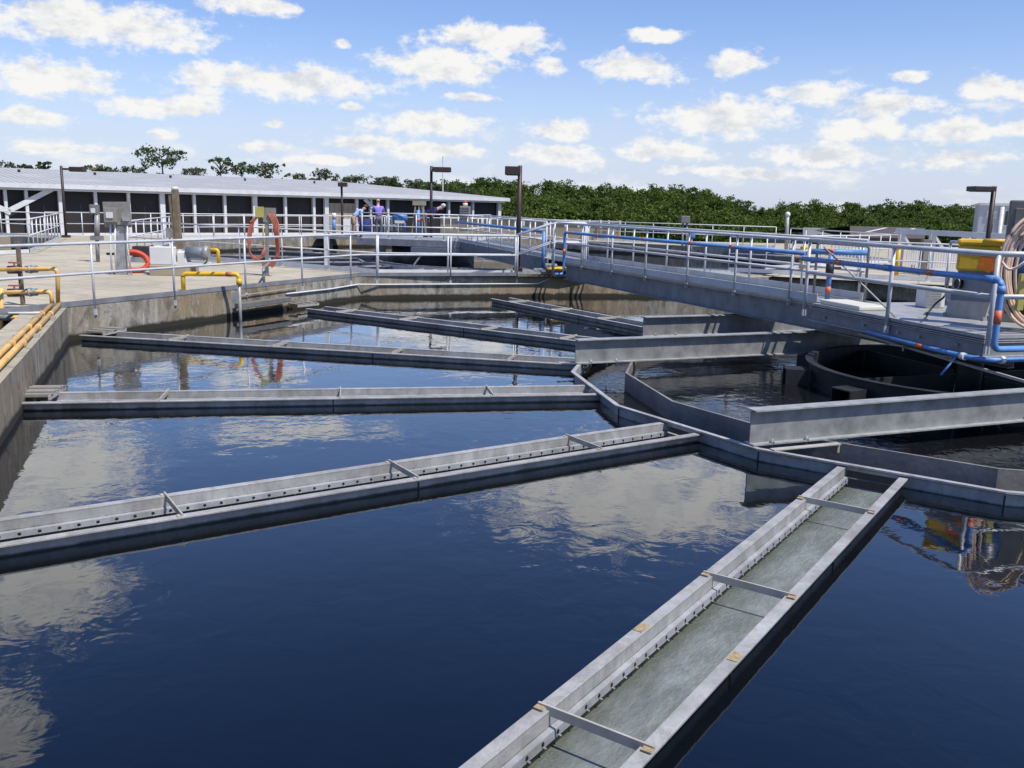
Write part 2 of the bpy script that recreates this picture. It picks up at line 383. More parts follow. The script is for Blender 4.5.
# ------------------------------------------------------------------ layout
C1 = Vector((6.055, 11.79, 0)); A0 = 55.55
ZD = 0.53
def pol(c, r, deg): return Vector((c[0] + r * math.cos(math.radians(deg)), c[1] + r * math.sin(math.radians(deg)), 0))
OCT1 = [Vector(p) for p in ((-2.3, 1.74), (-7.08, 14.24), (-3.66, 21.56), (6.6, 25.0), (15.6, 20.9), (18.2, 10.1), (13.2, 1.0), (3.5, -1.9))]
C2 = Vector((-0.88, 35.55, 0)); C3 = Vector((-27.9, 27.5, 0))
OCT2 = [pol(C2, 13.2, -100.8 + 45 * k).to_2d() for k in range(8)]
OCT3 = [pol(C3, 13.2, -0.9 + 45 * k).to_2d() for k in range(8)]
PIT = [Vector(p) for p in ((-7.62, 14.05), (-2.9, 1.75), (-8, -1.5), (-14, 0.0), (-11.2, 6.3))]

# ------------------------------------------------------------------ ground, decks, walls
g = MB(); g.add([(-900, -300, -3.6), (900, -300, -3.6), (900, 1500, -3.6), (-900, 1500, -3.6)], [(0, 1, 2, 3)])
tag(g.build('ground', 'grass'), kind='structure')
outer = [Vector(p) for p in ((-42, -9), (40, -9), (40, 50.5), (-42, 50.5))]
def sheet(polys, z):
    tris = tessellate_polygon([[Vector((p[0], p[1], 0)) for p in q] for q in polys])
    vs = [(p[0], p[1], z) for q in polys for p in q]
    return MB().add(vs, [tuple(t) for t in tris])
dk = sheet([outer, OCT1, OCT2, OCT3, PIT], ZD)
o = dk.build('concrete_deck', 'deck'); tag(o, kind='structure')
def offset(poly, d):
    out = []; n = len(poly); c = sum(poly, Vector((0, 0))) / n
    for i in range(n):
        p0, p, p1 = poly[i - 1], poly[i], poly[(i + 1) % n]
        e0 = (p - p0).normalized(); e1 = (p1 - p).normalized()
        n0 = Vector((e0.y, -e0.x)); n1 = Vector((e1.y, -e1.x))
        if n0.dot(p - c) < 0: n0 = -n0
        if n1.dot(p - c) < 0: n1 = -n1
        b = (n0 + n1).normalized(); out.append(p + b * d / max(0.3, b.dot(n0)))
    return out
def tank_wall(name, poly, label, z0=-1.2, th=0.34, drop=0.004):
    root = thing(name, label, 'tank wall', (poly[0].x, poly[0].y, 0))
    po = offset(poly, th); n = len(poly)
    mb = MB()
    vs = [(p.x, p.y, z0) for p in poly] + [(p.x, p.y, ZD) for p in poly] + [(p.x, p.y, ZD + drop) for p in poly] + [(p.x, p.y, ZD + drop) for p in po] + [(p.x, p.y, z0) for p in po]
    fs = []
    for i in range(n):
        j = (i + 1) % n
        for k in (0, 1): fs.append((k * n + i, k * n + j, (k + 1) * n + j, (k + 1) * n + i))
        fs.append((3 * n + i, 3 * n + j, 4 * n + j, 4 * n + i))
    mb.add(vs, fs); W(mb, 'wall', 'tankwall', root)
    cp = MB(); vs = [(p.x, p.y, ZD + drop + 0.004) for p in poly] + [(p.x, p.y, ZD + drop + 0.004) for p in po]
    cp.add(vs, [(i, (i + 1) % n, n + (i + 1) % n, n + i) for i in range(n)]); W(cp, 'coping', 'coping', root)
    return root
tank_wall('clarifier_tank', OCT1, 'eight-sided stained concrete tank wall around the dark water in front')
tank_wall('clarifier_tank', OCT2, 'far eight-sided concrete tank between the front tank and the white-roofed building')
tank_wall('clarifier_tank', OCT3, 'far concrete tank at left below the white-roofed building')
# pit wall beside the left tank wall, and floor
pf = MB().prism(PIT, -2.2, -1.6); tag(pf.build('pit_floor', 'rust'), kind='structure')

# water
def ngon(c, r, n, ph): return [pol(c, r, ph + 360 / n * k).to_2d() for k in range(n)]
RO, RI = 5.22, 4.52
VPH = A0 + 180 + 11.25
def water(poly, z, mat, holes=()):
    o = sheet([poly] + list(holes), z).build('water', mat); return tag(o, kind='structure')
ringo = ngon(C1, RO - 0.02, 16, VPH); ringi = ngon(C1, RI + 0.02, 16, VPH)
LHOLES = []
for k_, r_ in ((0, 11.3), (1, 11.3), (2, 11.3), (3, 12.3), (4, 12.0), (5, 11.3)):
    a_ = math.radians(A0 + 180 - 22.5 * k_); d_ = Vector((math.cos(a_), math.sin(a_))); n_ = Vector((-d_.y, d_.x)) * 0.225; c_ = C1.to_2d(); r0_ = RO * math.cos(math.radians(11.25)) + 0.02
    LHOLES.append([c_ + d_ * r0_ - n_, c_ + d_ * r_ - n_, c_ + d_ * r_ + n_, c_ + d_ * r0_ + n_])
water(OCT1, 0, 'water', [ringo] + LHOLES); water(ringi, 0.0, 'water_rough'); water(ringo, -0.10, 'water_rough', [ringi])
water(OCT2, 0, 'water_far'); water(OCT3, 0, 'water_far')

# ------------------------------------------------------------------ radial launders
LW = 0.47
def make_launder(length, straps, label, group, plates=(), loc=(0, 0, 0), rz=0.0, seams=()):
    root = thing('launder', label, 'trough', loc, rz, group)
    for s in (1, -1):                                  # local +y side is the far (left) side
        y = s * LW / 2
        w = MB()
        # web, top flange turned outwards
        p = [(y - s * 0.010, -0.32), (y - s * 0.010, 0.086), (y - s * 0.012, 0.100), (y + s * 0.058, 0.100), (y + s * 0.058, 0.086), (y + s * 0.004, 0.086), (y + s * 0.004, -0.32)]
        if s < 0: p = p[::-1]
        w.profile(p, 0, length)
        o = w.build('side_wall', 'launder', root, bevel=0.002)
        for x in seams:
            MB().box((x, y + s * 0.0075, -0.06), (0.012, 0.007, 0.28)).build('seam', 'darksteel', o)
        lg = MB()
        q = [(y - s * 0.012, 0.020), (y - s * 0.040, 0.014), (y - s * 0.044, -0.026), (y - s * 0.038, -0.026), (y - s * 0.036, 0.008), (y - s * 0.012, 0.014)]
        if s < 0: q = q[::-1]
        lg.profile(q, 0.03, length - 0.05)
        k = 0.12
        while k < length - 0.1:                         # drip spouts of the orifices
            lg.box((k, y - s * 0.050, -0.020), (0.010, 0.020, 0.005)); k += 0.125
        lg.build('weir_ledge', 'ledge', root)
    MB().box((length / 2, 0, -0.19), (length, LW - 0.022, 0.02)).build('trough_floor', 'slime', root)
    for s in (1, -1):
        MB().box((length / 2, s * (LW / 2 - 0.018), -0.10), (length - 0.01, 0.010, 0.17)).build('liner', 'slime', root)
    n = 60; fl = MB(); vs = []; fs = []
    for i in range(n + 1):
        for j in range(5):
            vs.append((length * i / n, -LW / 2 + 0.024 + (LW - 0.048) * j / 4, -0.075))
    for i in range(n):
        for j in range(4): fs.append((i * 5 + j, (i + 1) * 5 + j, (i + 1) * 5 + j + 1, i * 5 + j + 1))
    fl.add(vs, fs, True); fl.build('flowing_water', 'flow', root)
    for x in straps:
        st = MB().box((x, 0, 0.098), (0.012, LW + 0.10, 0.046))
        for s in (1, -1): st.box((x + 0.018, s * (LW / 2 + 0.03), 0.104), (0.03, 0.05, 0.006))
        ob = st.build('strap', 'strap', root)
        if len(plates):
            for s in (1, -1): MB().box((x + 0.016, s * (LW / 2 + 0.030), 0.110), (0.045, 0.045, 0.004)).build('rust_spot', 'rust_pale', ob)
    for x in plates:
        for s in (1, -1): MB().box((x, s * (LW / 2 + 0.026), 0.1025), (0.10, 0.052, 0.003)).build('splice_plate', 'rust_pale', root)
    return root
GL = 'radial troughs of the front tank'
rin = RO * math.cos(math.radians(11.25)) + 0.005
def lang(k): return A0 + 180 - 22.5 * k
specs = [  # k, end radius, strap radii, label
    (0, 12.0, (11.9, 10.02, 8.16, 6.29), 'nearest pale trough of greenish water running to the bottom edge', (9.05,)),
    (1, 11.9, (11.7, 10.14, 8.29, 6.4), 'long trough with orifice row crossing from the left edge of the photo', ()),
    (2, 11.55, (10.14, 8.19, 6.43), 'trough lying nearly level across, ending at the left wall by its grate', ()),
    (3, 13.2, (11.62, 9.87, 7.96, 6.2), 'trough sloping down to the right from the left wall corner', ()),
    (4, 12.35, (11.48, 9.79, 7.84, 6.2), 'trough starting under the grey float box on the back wall', ()),
    (5, 11.7, (10.9, 9.2, 7.6, 6.2), 'farthest visible trough, dark side, left of the bridge girder', ()),
    (15, 12.6, (11, 9.2, 7.6), 'trough beyond the right edge of the photo', ())]
for k, r1, st, lab, pl in specs:
    if k == 15: continue
    a = lang(k)
    make_launder(r1 - rin, [q - rin for q in st], lab, GL, [q - rin for q in pl], pol(C1, rin, a), math.radians(a), [q - rin for q in ((9.05, 7.2) if k == 0 else (8.27,))])
# end grates on the walls
def grate(px, py, rz, label):
    p = at(px, py, 0.13); root = thing('end_grate', label, 'grate', (p.x, p.y, 0.10), rz)
    for i in range(5): MB().box((0, -0.22 + 0.11 * i, 0.03 + 0.012 * (i % 2)), (0.34, 0.085, 0.03)).build('slat', 'board', root)
    MB().box((0.16, 0, 0.01), (0.02, 0.60, 0.05)).build('edge_bar', 'strap', root)
grate(42, 391, math.radians(lang(2) - 180), 'weathered slatted grate on the trough end by the left wall')
grate(106, 330, math.radians(lang(3) - 180), 'rough grate on the trough end at the wall corner')
grate(303, 303.5, math.radians(lang(4) - 180), 'small grate on the trough end under the float box')

# ------------------------------------------------------------------ collector ring
cr = thing('collector_launder', 'sixteen-sided ring trough that all the radial troughs run into', 'trough', C1)
vo = ngon(Vector((0, 0, 0)), RO, 16, VPH); vi = ngon(Vector((0, 0, 0)), RI, 16, VPH); vf = ngon(Vector((0, 0, 0)), RO + 0.055, 16, VPH); vm = ngon(Vector((0, 0, 0)), RO + 0.018, 16, VPH)
vii = ngon(Vector((0, 0, 0)), RI + 0.03, 16, VPH)
ow = MB(); half = LW / 2 - 0.012
for i in range(16):
    a, b = vo[i], vo[(i + 1) % 16]; mid = (a + b) / 2; d = (b - a).normalized()
    am, bm_ = vm[i], vm[(i + 1) % 16]; af, bf = vf[i], vf[(i + 1) % 16]
    def q(p, z): return (p.x, p.y, z)
    segs = [(a, mid - d * half, -0.35), (mid - d * half, mid + d * half, 0.070), (mid + d * half, b, -0.35)]
    for s0, s1, zb in segs:
        nrm = mid.normalized() * 0.008
        ow.add([q(s0, zb), q(s1, zb), q(s1, 0.116), q(s0, 0.116), q(s0 + nrm, zb), q(s1 + nrm, zb), q(s1 + nrm, 0.116), q(s0 + nrm, 0.116)],
               [(0, 1, 2, 3), (5, 4, 7, 6), (0, 4, 5, 1)])
    ow.add([q(a, 0.116), q(b, 0.116), q(bf, 0.116), q(af, 0.116), q(a, 0.132), q(b, 0.132), q(bf, 0.132), q(af, 0.132)],
           [(0, 3, 2, 1), (4, 5, 6, 7), (3, 7, 6, 2), (0, 1, 5, 4)])
    # second lip under the flange
    ow.add([q(a, 0.092), q(b, 0.092), q(bm_, 0.092), q(am, 0.092), q(a, 0.100), q(b, 0.100), q(bm_, 0.100), q(am, 0.100)], [(0, 3, 2, 1), (4, 5, 6, 7), (3, 7, 6, 2)])
ow.build('outer_wall', 'collector', cr)
iw = MB()
for i in range(16):
    a, b = vi[i], vi[(i + 1) % 16]; c_, d_ = vii[i], vii[(i + 1) % 16]
    iw.add([q(a, -0.35), q(b, -0.35), q(b, 0.135), q(a, 0.135), q(c_, -0.35), q(d_, -0.35), q(d_, 0.135), q(c_, 0.135)], [(0, 1, 2, 3), (4, 7, 6, 5), (3, 2, 6, 7)])
iw.build('inner_wall', 'collector_inner', cr)
for i in range(16):
    d = vo[i].normalized()
    MB().bar((vo[i] + d * 0.0125).to_3d() + Vector((0, 0, -0.06)), (vo[i] + d * 0.0125).to_3d() + Vector((0, 0, 0.09)), 0.012, 0.006, up=d.to_3d()).build('seam', 'darksteel', cr)
    d0 = d * 0.03
for i in (0, 2, 4, 14, 12):
    p0 = (vi[i] + vi[(i + 1) % 16]) / 2; p1 = (vo[i] + vo[(i + 1) % 16]) / 2

# ------------------------------------------------------------------ railings
def railing(label, runs, h=1.0, r=0.021, toe=0.11, mat='rail', cat='railing', group=None, post_r=0.021, midz=0.52, below=0.0, toe_mat=None, npost=None):
    """runs: list of (polyline of 3D base points, post positions)"""
    base = Vector(runs[0][0][0]); root = thing('railing', label, cat, base, 0, group)
    post_mesh = {}
    for line, posts in runs:
        line = [Vector(p) for p in line]
        up = Vector((0, 0, 1))
        W(MB().tube([p + up * h for p in line], r, 8), 'top_rail', mat, root)
        if midz: W(MB().tube([p + up * midz for p in line], r * 0.9, 8), 'mid_rail', mat, root)
        if toe:
            t = MB()
            for a, b in zip(line[:-1], line[1:]): t.bar(a + up * (toe / 2 + 0.012), b + up * (toe / 2 + 0.012), 0.012, toe)
            W(t, 'toe_board', toe_mat or mat, root)
        for p in posts:
            p = Vector(p); key = (round(h, 3), below)
            if key not in post_mesh:
                mb = MB().cyl((0, 0, -below), (0, 0, h - r * 0.5), post_r, 8)
                if below: mb.box((0, 0, -below + 0.04), (0.055, 0.05, 0.09))
                else: mb.box((0, 0, 0.006), (0.11, 0.11, 0.012))
                ob = mb.build('post', mat, root); post_mesh[key] = ob
            else:
                ob = post_mesh[key].copy(); COL.objects.link(ob); ob.parent = root
            ob.location = p - base
    return root
def along(a, b, n, skip0=False):
    a, b = Vector(a), Vector(b)
    return [a + (b - a) * (i / n) for i in range(1 if skip0 else 0, n + 1)]
def z3(p, z=ZD): return Vector((p[0], p[1], z))

# front tank: rail standing on the wall's inner edge
e0 = Vector((0, 0, 0.0))
d12 = (OCT1[2] - OCT1[1]).normalized(); d23 = (OCT1[3] - OCT1[2]).normalized()
nin1 = Vector((d12.y, -d12.x)) * -0.02
p_start = OCT1[1] - d12 * 6.0
posts1 = []
for x in (94, 174.5, 246, 302.5, 351):
    r_ = ray(x, 295); rr = Vector((r_.x, r_.y)).normalized()
    # intersection with wall line
    den = rr.x * d12.y - rr.y * d12.x; t_ = (OCT1[1].x * d12.y - OCT1[1].y * d12.x) / den
    posts1.append(z3(rr * t_))
posts2 = []
for x in (377, 450.5, 517):
    r_ = ray(x, 280); rr = Vector((r_.x, r_.y)).normalized()
    den = rr.x * d23.y - rr.y * d23.x; t_ = (OCT1[2].x * d23.y - OCT1[2].y * d23.x) / den
    posts2.append(z3(rr * t_))
pend = posts2[-1]
railing('pale tubular railing along the left and back rim of the front tank', [([z3(p_start), z3(OCT1[1]), z3(OCT1[2]), pend], [z3(p_start + d12 * 2.5)] + posts1 + posts2)], below=0.16, r=0.024, toe=0.085, toe_mat='girder')

# second tank rails (front-left edges), rails of third tank, far rails
def edge_rail(a, b, n, label, **k):
    a, b = z3(a), z3(b); return railing(label, [([a, b], along(a, b, n))], mat='rail_far', **k)
o2 = offset(OCT2, 0.12); o3 = offset(OCT3, 0.12); o1 = offset(OCT1, 0.12)
railing('white railing around the near edge of the far middle tank', [([z3(o2[7]), z3(o2[0]), z3(o2[0].lerp(o2[1], 0.34))], along(z3(o2[7]), z3(o2[0]), 6) + along(z3(o2[0]), z3(o2[0].lerp(o2[1], 0.34)), 2, True))], mat='rail_far')
edge_rail(o2[6], o2[7], 8, 'white railing on the left side of the far middle tank')
edge_rail(o2[4], o2[5], 6, 'white railing at the far rim of the middle tank behind its bridge')
edge_rail(o2[5], o2[6], 6, 'white railing on the back left rim of the middle tank')
edge_rail(o3[0], o3[1], 9, 'white railing beside the left walkway under the brown lamp')
edge_rail(o3[7], o3[0], 6, 'white railing on the near rim of the left tank')
edge_rail(o3[1], o3[2], 6, 'white railing on the far rim of the left tank')
edge_rail((-20.0, 38.9), (-6.4, 52.4 - 2.4), 12, 'long white railing in front of the dark screened building wall')
edge_rail((6.2, 26.4), (15.9, 22.2), 6, 'white railing on the right rear rim of the front tank')
edge_rail((3.0, 49.3), (12.5, 44.0), 7, 'white railing behind the far end of the bridge')
edge_rail((12.6, 42.0), (14.0, 33.0), 6, 'white railing along the right side of the middle tank')
edge_rail((7.6, 27.6), (13.5, 33.0), 5, 'white railing running back across the tan deck at right')

# ------------------------------------------------------------------ bridge over the front tank
BA = 111.75
bu = Vector((math.cos(math.radians(BA)), math.sin(math.radians(BA)), 0)); bv = Vector((-bu.y, bu.x, 0))   # bv points to the camera-left side
def B(u, v, z): return Vector((C1.x, C1.y, 0)) + bu * u + bv * v + Vector((0, 0, z))
ZB = 0.92
br = thing('bridge', 'grey steel footbridge running from the back wall to the middle of the front tank', 'bridge', B(12.4, 0, 0))
U1, U0 = 11.75, -1.0
for v in (0.45, -0.45):
    s = 1 if v > 0 else -1
    gm = MB()
    gm.bar(B(U0, v, 0.695), B(U1, v, 0.695), 0.014, 0.34)
    gm.bar(B(U0, v + s * 0.035, 0.872), B(U1, v + s * 0.035, 0.872), 0.11, 0.014)
    gm.bar(B(U0, v + s * 0.035, 0.518), B(U1, v + s * 0.035, 0.518), 0.11, 0.014)
    W(gm, 'girder', 'girder', br)
dkp = MB(); k = U0
dkp.bar(B(U0, 0, ZB - 0.022), B(U1, 0, ZB - 0.022), 0.86, 0.03); W(dkp, 'walkway_grating', 'galv_light', br)
xb = MB()
for i in range(9): xb.bar(B(0.6 + i * 1.35, -0.44, 0.66), B(0.6 + i * 1.35, 0.44, 0.66), 0.06, 0.10)
W(xb, 'cross_bracing', 'girder', br)
tn = MB()
for v in (0.44, -0.44): tn.bar(B(U0, v, ZB - 0.008), B(U1, v, ZB - 0.008), 0.05, 0.05)
W(tn, 'edge_angle', 'strap', br)
def br_rail(v, u0, u1, us, label):
    a, b = B(u0, v, ZB - 0.0), B(u1, v, ZB - 0.0)
    return railing(label, [([a, b], [B(u, v, ZB - 0.0) for u in us])], h=0.95, below=0.10, r=0.026, midz=0.47, toe=0.12)
nearu = []
for x in (581, 611, 645, 687, 735, 791):
    r_ = ray(x, 275); rr = Vector((r_.x, r_.y)).normalized()
    p0 = B(0, 0.49, 0); den = rr.x * bu.y - rr.y * bu.x; t_ = (p0.x * bu.y - p0.y * bu.x) / den
    P_ = rr * t_; nearu.append((P_ - p0.to_2d()).dot(bu.to_2d()))
br_rail(0.49, 2.5, 12.6, nearu + [12.5], 'pale railing on the near side of the footbridge carrying the blue pipe')
br_rail(-0.49, 2.6, 12.6, [2.7, 4.1, 5.6, 7.1, 8.6, 10.1, 11.4, 12.5], 'pale railing on the far side of the footbridge')
# stairs from the wall walk up to the bridge
stp = thing('stair', 'two white steel steps with sloping handrails beside the bridge end', 'stairs', z3(at(528, 275, ZD)))
s0 = z3(at(515, 275.5, ZD)); s1 = z3(B(12.3, 0.55, 0).to_2d())
for w_ in (0.0, 0.75):
    off = Vector((0, w_, 0))
    a = s0 + off; b_ = s1 + off + Vector((0, 0, ZB - ZD)); c_ = b_ + (b_ - a).to_2d().to_3d().normalized() * 0.8
    c_.z = b_.z
    W(MB().tube(bend([a + Vector((0, 0, 1.0)), b_ + Vector((0, 0, 0.95)), c_ + Vector((0, 0, 0.95))], 0.1), 0.021, 8), 'handrail', 'rail_far', stp)
    W(MB().tube(bend([a + Vector((0, 0, 0.5)), b_ + Vector((0, 0, 0.47)), c_ + Vector((0, 0, 0.47))], 0.1), 0.019, 8), 'handrail', 'rail_far', stp)
    for p, hh in ((a, 1.0), (b_, 0.95), (c_, 0.95)):
        W(MB().cyl(Vector((p.x, p.y, ZD)), p + Vector((0, 0, hh)), 0.021, 8), 'post', 'rail_far', stp)
for i in (1, 2):
    p = s0.lerp(s1, 0.35 + 0.3 * i) + Vector((0, 0.37, (ZB - ZD) * i / 3))
    W(MB().box(p, (0.3, 0.7, 0.04)), 'tread', 'galv_light', stp)
# cross beams under the bridge
def ibeam(u, w0, w1, label):
    a, b = B(u, -w0, 0), B(u, -w1, 0)
    root = thing('cross_beam', label, 'beam', (a.x, a.y, 0.135), 0, 'steel I beams resting on the ring trough')
    for p in (a, b): p.z = 0
    up = Vector((0, 0, 1))
    W(MB().bar(a + up * 0.306, b + up * 0.306, 0.014, 0.312), 'web', 'galv', root)
    W(MB().bar(a + up * 0.469, b + up * 0.469, 0.15, 0.014), 'top_flange', 'galv_light', root)
    W(MB().bar(a + up * 0.143, b + up * 0.143, 0.15, 0.014), 'bottom_flange', 'galv_light', root)
    d = (b - a).normalized()
    for k_, e in ((0.22, 1), (0.62, 1)):
        p = a + d * k_ - bu * 0.055
        W(MB().cyl(p + up * 0.08, p + up * 0.19, 0.011, 8).box(p + up * 0.157, (0.04, 0.04, 0.016)), 'bolt', 'galv', root)
    return root
ibeam(2.55, -4.56, 4.56, 'middle grey I beam passing under the near end of the footbridge')
ibeam(-1.89, -4.86, 4.86, 'nearest grey I beam running off the right edge')
ibeam(4.72, -2.25, 2.25, 'farthest short grey I beam half hidden below the bridge girder')
for p0_, lab in ((B(2.75, 4.75, 0), 'flat angle plate on the ring trough under the middle beam'), (B(-2.02, 4.75, 0), 'flat angle plate on the ring trough under the nearest beam')):
    rt = thing('bearing_plate', lab, 'plate', (p0_.x, p0_.y, 0.13))
    W(MB().bar(p0_ - bv * 0.75 - bu * 0.1 + Vector((0, 0, 0.139)), p0_ + bv * 0.02 - bu * 0.1 + Vector((0, 0, 0.139)), 0.07, 0.010), 'plate', 'strap', rt)
    W(MB().bar(p0_ - bv * 0.75 - bu * 0.1 + Vector((0, 0, 0.05)), p0_ - bv * 0.75 - bu * 0.1 + Vector((0, 0, 0.134)), 0.02, 0.02), 'hanger', 'strap', rt)

# centre drum
dr = thing('draft_drum', 'dark round open drum in the water under the platform', 'drum', C1)
dm = MB(); n = 64; RD = 2.02
def ringpts(r, z): return [Vector((C1.x + r * math.cos(2 * PI * i / n), C1.y + r * math.sin(2 * PI * i / n), z)) for i in range(n)]
prof = [(RD, -0.5), (RD, 0.30), (RD + 0.06, 0.30), (RD + 0.06, 0.312), (RD - 0.04, 0.312), (RD - 0.04, -0.5)]
vs = [v for r_, z_ in prof for v in ringpts(r_, z_)]; fs = []
for k in range(len(prof) - 1):
    for i in range(n): fs.append((k * n + i, k * n + (i + 1) % n, (k + 1) * n + (i + 1) % n, (k + 1) * n + i))
dm.add(vs, fs); W(dm, 'shell', 'darksteel', dr)
for i in range(10):
    a = math.radians(100 + i * 36); p = Vector((C1.x + 2.22 * math.cos(a), C1.y + 2.22 * math.sin(a), 0.08))
    bx = MB(); hx = 0.34
    R_ = Matrix.Rotation(a, 3, 'Z')
    bx.box(p + R_ @ Vector((0.0, 0.14, 0)), (0.30, 0.02, 0.26), a); bx.box(p + R_ @ Vector((0.0, -0.14, 0)), (0.30, 0.02, 0.26), a); bx.box(p + Vector((0, 0, 0.12)), (0.30, 0.26, 0.016), a)
    W(bx, 'baffle_box', 'darksteel', dr)
for i in range(4):
    a = math.radians(20 + i * 90); dirv = Vector((math.cos(a), math.sin(a), 0))
    W(MB().bar(C1 + dirv * 0.25 + Vector((0, 0, 0.12)), C1 + dirv * 1.95 + Vector((0, 0, 0.12)), 0.03, 0.26), 'mixer_arm', 'darksteel', dr)
W(MB().cyl(C1 + Vector((0, 0, -0.5)), C1 + Vector((0, 0, 0.86)), 0.16, 20), 'shaft', 'darksteel', dr)

# ------------------------------------------------------------------ centre platform
PA, PB = at(812, 303, 0.95), at(985, 335.5, 0.95)
pd = (PB - PA).normalized(); pn = Vector((-pd.y, pd.x, 0))        # pn points away from the camera-left edge
PLEN = (PB - PA).length; PW = 2.6
def P(s, w, z): return Vector((PA.x, PA.y, 0)) + pd * s + pn * w + Vector((0, 0, z))
ZP = 0.95
pf = thing('platform', 'grey steel drive platform at the bridge end with a ribbed edge', 'platform', P(PLEN / 2, PW / 2, 0.7))
W(MB().add([P(0, 0, ZP - 0.04), P(PLEN, 0, ZP - 0.04), P(PLEN, PW, ZP - 0.04), P(0, PW, ZP - 0.04), P(0, 0, ZP), P(PLEN, 0, ZP), P(PLEN, PW, ZP), P(0, PW, ZP)],
    [(3, 2, 1, 0), (4, 5, 6, 7), (0, 1, 5, 4), (1, 2, 6, 5), (2, 3, 7, 6), (3, 0, 4, 7)]), 'deck_plate', 'galv_light', pf)
fa = MB()
fa.bar(P(-0.02, 0.03, ZP - 0.145), P(PLEN - 0.03, 0.03, ZP - 0.145), 0.02, 0.21); fa.bar(P(PLEN - 0.03, 0.02, ZP - 0.145), P(PLEN - 0.03, PW, ZP - 0.145), 0.02, 0.21)
fa.bar(P(0.0, 0.03, ZP - 0.145), P(0.0, PW, ZP - 0.145), 0.02, 0.21); fa.bar(P(0.0, PW - 0.02, ZP - 0.145), P(PLEN, PW - 0.02, ZP - 0.145), 0.02, 0.21)
W(fa, 'fascia', 'girder', pf)
rb = MB()
for z_ in (0.062, 0.085): rb.bar(P(-0.04, -0.002, ZP - z_), P(PLEN, -0.002, ZP - z_), 0.025, 0.012); rb.bar(P(PLEN, -0.014, ZP - z_), P(PLEN, PW, ZP - z_), 0.025, 0.012)
rb.bar(P(-0.04, -0.01, ZP - 0.25), P(PLEN, -0.01, ZP - 0.25), 0.07, 0.014); rb.bar(P(PLEN, -0.04, ZP - 0.25), P(PLEN, PW, ZP - 0.25), 0.07, 0.014)
W(rb, 'rib', 'galv_light', pf)
W(MB().bar(P(-0.03, 0.016, ZP - 0.074), P(PLEN - 0.02, 0.016, ZP - 0.074), 0.01, 0.05).bar(P(PLEN - 0.016, 0.02, ZP - 0.074), P(PLEN - 0.016, PW, ZP - 0.074), 0.01, 0.05), 'rib_gap_shade', 'black', pf)  # black strip added as painted shade in the gap between the ribs
ub = MB()
for s in (0.5, 1.3, 2.1, 2.9): ub.bar(P(s, 0.05, ZP - 0.15), P(s, PW - 0.05, ZP - 0.15), 0.08, 0.14)
W(ub, 'joist', 'girder', pf)
cl = MB()
for s in (0.35, 1.25, 1.95, 2.35, 3.0): cl.box(P(s, -0.004, ZP - 0.17), (0.03, 0.03, 0.035), math.atan2(pd.y, pd.x))
W(cl, 'clip', 'galv_light', pf)
# platform railing: near edge and the end edge
def on_edge(x, y0):
    r_ = ray(x, y0); rr = Vector((r_.x, r_.y)).normalized(); p0 = P(0, -0.03, 0)
    den = rr.x * pd.y - rr.y * pd.x; t_ = (p0.x * pd.y - p0.y * pd.x) / den
    return (rr * t_ - p0.to_2d()).dot(pd.to_2d())
q0, q1, q2 = on_edge(805, 300), on_edge(889, 300), on_edge(990.5, 320)
railing('pale railing round the drive platform, its near posts bolted to the edge', [([P(q0, -0.03, ZP), P(q2, -0.03, ZP), P(q2, 1.6, ZP)], [P(q0, -0.03, ZP), P(q1, -0.03, ZP), P(q2, -0.03, ZP), P(q2, 1.55, ZP)])],
        h=0.93, below=0.2, r=0.028, midz=0.45, toe=0, post_r=0.028)
railing('pale railing on the far side of the drive platform', [([P(-0.2, PW - 0.05, ZP), P(PLEN, PW - 0.05, ZP)], [P(-0.2 + i * 1.2, PW - 0.05, ZP) for i in range(4)])], h=0.93, r=0.026, midz=0.45, toe=0.12)
# ------------------------------------------------------------------ blue pipes
bp = thing('blue_pipe', 'long blue pipe with orange bands clamped along the footbridge rail', 'pipe', B(12.2, 0.6, ZD))
zpipe = 1.66
def Bp(u): return B(u, 0.57, zpipe)
pj = at(805, 250, zpipe)
ppz = 1.60
path = bend([B(11.65, 0.57, ZB - 0.28) - bv * 0.0 + bu * 0.0 + bv * 0.25, B(11.65, 0.57, ZB - 0.28), Bp(11.65), Bp(2.75)], 0.09)
W(MB().tube(path, 0.036, 12), 'pipe', 'blue', bp)
bp2_ = thing('blue_pipe', 'blue pipe with orange bands along the platform rail turning down at its right end', 'pipe', P(q0, -0.1, ppz))
path = bend([P(q0 - 0.05, -0.10, ppz), P(q2 + 0.17, -0.10, ppz), P(q2 + 0.17, -0.10, ZP - 0.12), P(q2 + 0.17, 0.5, ZP - 0.12)], 0.09)
W(MB().tube(path, 0.036, 12), 'pipe', 'blue', bp2_)
def band(a, b, r=0.0385, mat='orange', name='band', par=None):
    W(MB().cyl(a, b, r, 12), name, mat, par or bp)
for u in (11.3, 9.95, 8.9, 7.85, 6.05, 4.75): band(Bp(u), Bp(u - 0.12))
band(B(11.65, 0.57, 1.14), B(11.65, 0.57, 1.26))
def Pp(s): return P(s, -0.10, ppz)
band(Pp(on_edge(842, 262) - 0.05), Pp(on_edge(842, 262) + 0.10), par=bp2_); band(Pp(on_edge(934, 270) - 0.04), Pp(on_edge(934, 270) + 0.08), par=bp2_)
band(P(q2 + 0.17, -0.10, 1.12), P(q2 + 0.17, -0.10, 1.27), par=bp2_)
for s in (q1, q2 - 0.0): band(Pp(s - 0.07), Pp(s + 0.07), 0.045, 'blue', 'clamp', bp2_)
band(P(q2 + 0.17, -0.10, ppz - 0.06), P(q2 + 0.17, -0.10, ppz - 0.14), 0.043, 'blue', 'coupling', bp2_)
